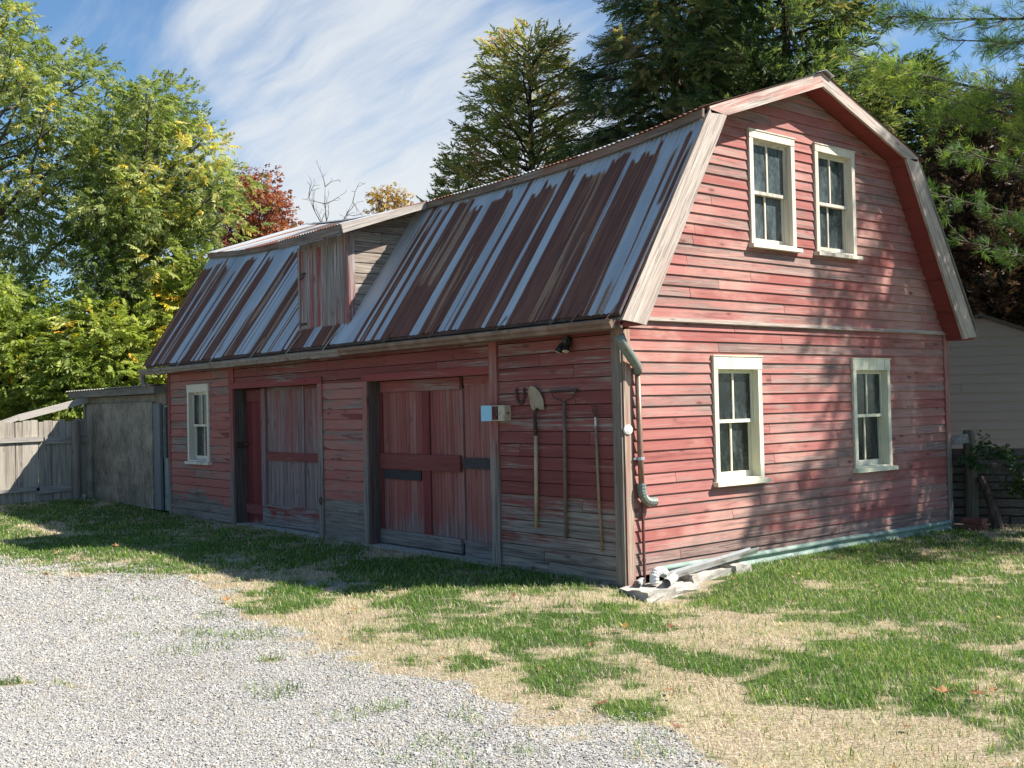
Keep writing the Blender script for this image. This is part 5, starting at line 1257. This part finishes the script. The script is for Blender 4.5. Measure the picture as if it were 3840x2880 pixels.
def hedge():
    r = np.random.default_rng(15); n = 9000
    a = r.uniform(0, 1, n); ang = math.atan2(.638, -.770) + (a - .5) * 1.5; D = r.uniform(44, 54, n); Hh = 2.5 + 2.5 * fbm(a * 30, a * 0, 3, 2)
    Pn = np.stack([CAM[0] + np.cos(ang) * D, CAM[1] + np.sin(ang) * D, Hh * r.random(n) ** .7], 1)
    o = foliage('distant_trees', [leaf_tpl('broad', s) for s in range(4)], Pn, frames(n, r.uniform(0, 6.28, n), r.normal(0, .5, n), r.normal(0, .6, n)), r.uniform(.7, 1.3, n), np.clip(r.normal(.45, .2, n), 0, 1), m_far, None)
    tag(o, kind='stuff')
hedge()

# ------------------------------------------------------------------ fallen leaves
m_dry = leafmat('dry_leaves', [(0, (.20, .075, .04)), (.35, (.36, .19, .085)), (.7, (.52, .37, .20)), (1, (.62, .46, .25))], .2, .6)
def dead_leaf(x, y, size, az, curl, hue, label=None, lift=.02, tilt=.25):
    ol = [(0, -.5), (.10, -.22), (.42, -.36), (.34, -.08), (.55, .10), (.26, .16), (.22, .36), (.0, .62), (-.22, .36), (-.26, .16), (-.55, .10), (-.34, -.08), (-.42, -.36), (-.10, -.22)]
    V = [(0, .05, 0)] + [(u, v, 0) for u, v in ol]; V = np.array(V) * size
    V[:, 2] = curl * (V[:, 0] ** 2 + .6 * V[:, 1] ** 2) / size + rng.normal(0, .03 * size, len(V))
    c, s = math.cos(az), math.sin(az); ct, st_ = math.cos(tilt), math.sin(tilt)
    V = np.stack([V[:, 0] * c - (V[:, 1] * ct) * s, V[:, 0] * s + V[:, 1] * ct * c, V[:, 2] + V[:, 1] * st_], 1)
    V += [x, y, gz1(x, y) + lift + size * .2]
    F = [[0, 1 + k, 1 + (k + 1) % 14] for k in range(14)]
    return V, F
LV = [(1.47, -1.51, .10, .62, 'big pale curled leaf on the green grass straight out from the barn corner', 2.0), (3.98, -1.54, .12, .35, 'large brown orange leaf tipped up in the thick grass tuft', 1.4), (4.11, -1.41, .09, .12, 'red brown leaf right beside the large orange one in the tuft', .8),
      (4.13, -1.25, .06, .3, 'smallest red brown leaf at the right end of the thick tuft', .9), (1.65, -1.22, .055, .1, 'small dark red leaf on straw just beyond the big pale leaf', .6), (2.75, -.53, .08, .45, 'orange leaf in grass halfway along the gable', .9),
      (-1.8, -.50, .08, .5, 'tan leaf in the shade before the right barn door', .5), (.25, -3.19, .06, .4, 'small tan leaf on straw at the gravel edge', .7), (-.69, -2.54, .07, .45, 'upright orange leaf on the dry grass strip', 1.2),
      (-1.97, -3.08, .09, .3, 'curled rust brown leaf where gravel meets straw left of the grass clump', 1.4), (-4.8, -3.8, .08, .15, 'lone red orange leaf on the open gravel', 1.0), (-6.67, -3.12, .10, .55, 'wide tan leaf at the grass edge by the driveway', .6),
      (-6.73, -2.39, .10, .4, 'brown leaf standing up near the shadow edge of the dormer', 1.3), (4.15, -2.21, .05, .1, 'tiny dark leaf on the bare straw at the lower right', .5), (2.78, -3.04, .07, .08, 'dark red leaf lying on the straw nearest the driveway', .8),
      (1.09, 3.41, .10, .7, 'yellow leaf in the dappled grass near the back corner of the gable', .8), (2.84, -2.55, .06, .2, 'small brown leaf among straw below the green tuft', .7)]
for x, y, s, h, lb, cu in LV:
    V, F = dead_leaf(x, y, s, rng.uniform(0, 6.28), cu * .8, h, tilt=rng.uniform(-.4, .6))
    o = np_mesh('fallen_leaf', V, F, m_dry, rnd=np.full(len(V), h), loc=(x, y, gz1(x, y))); tag(o, lb, 'leaf', 'fallen leaves on the yard')
VV = []; FF = []; RR = []
for k in range(330):
    q = rng.random()
    if q < .4: x, y = rng.uniform(-15, -6), rng.uniform(-1.6, -.15)
    elif q < .75: x, y = rng.uniform(.3, 4), rng.uniform(.5, 6.5)
    else: x, y = rng.uniform(-6, 5), rng.uniform(-3.5, -.3)
    if blocked(np.array([x]), np.array([y]))[0]: continue
    V, F = dead_leaf(x, y, rng.uniform(.025, .05), rng.uniform(0, 6.28), rng.uniform(.3, 1.5), 0, lift=.012, tilt=rng.uniform(-.5, .5)); b0 = len(VV) * 15; VV.append(V); FF += [[i + b0 for i in f] for f in F]; RR += [rng.random()] * 15
tag(np_mesh('leaf_litter', np.concatenate(VV), np.array(FF), m_dry, rnd=np.array(RR)), kind='stuff')
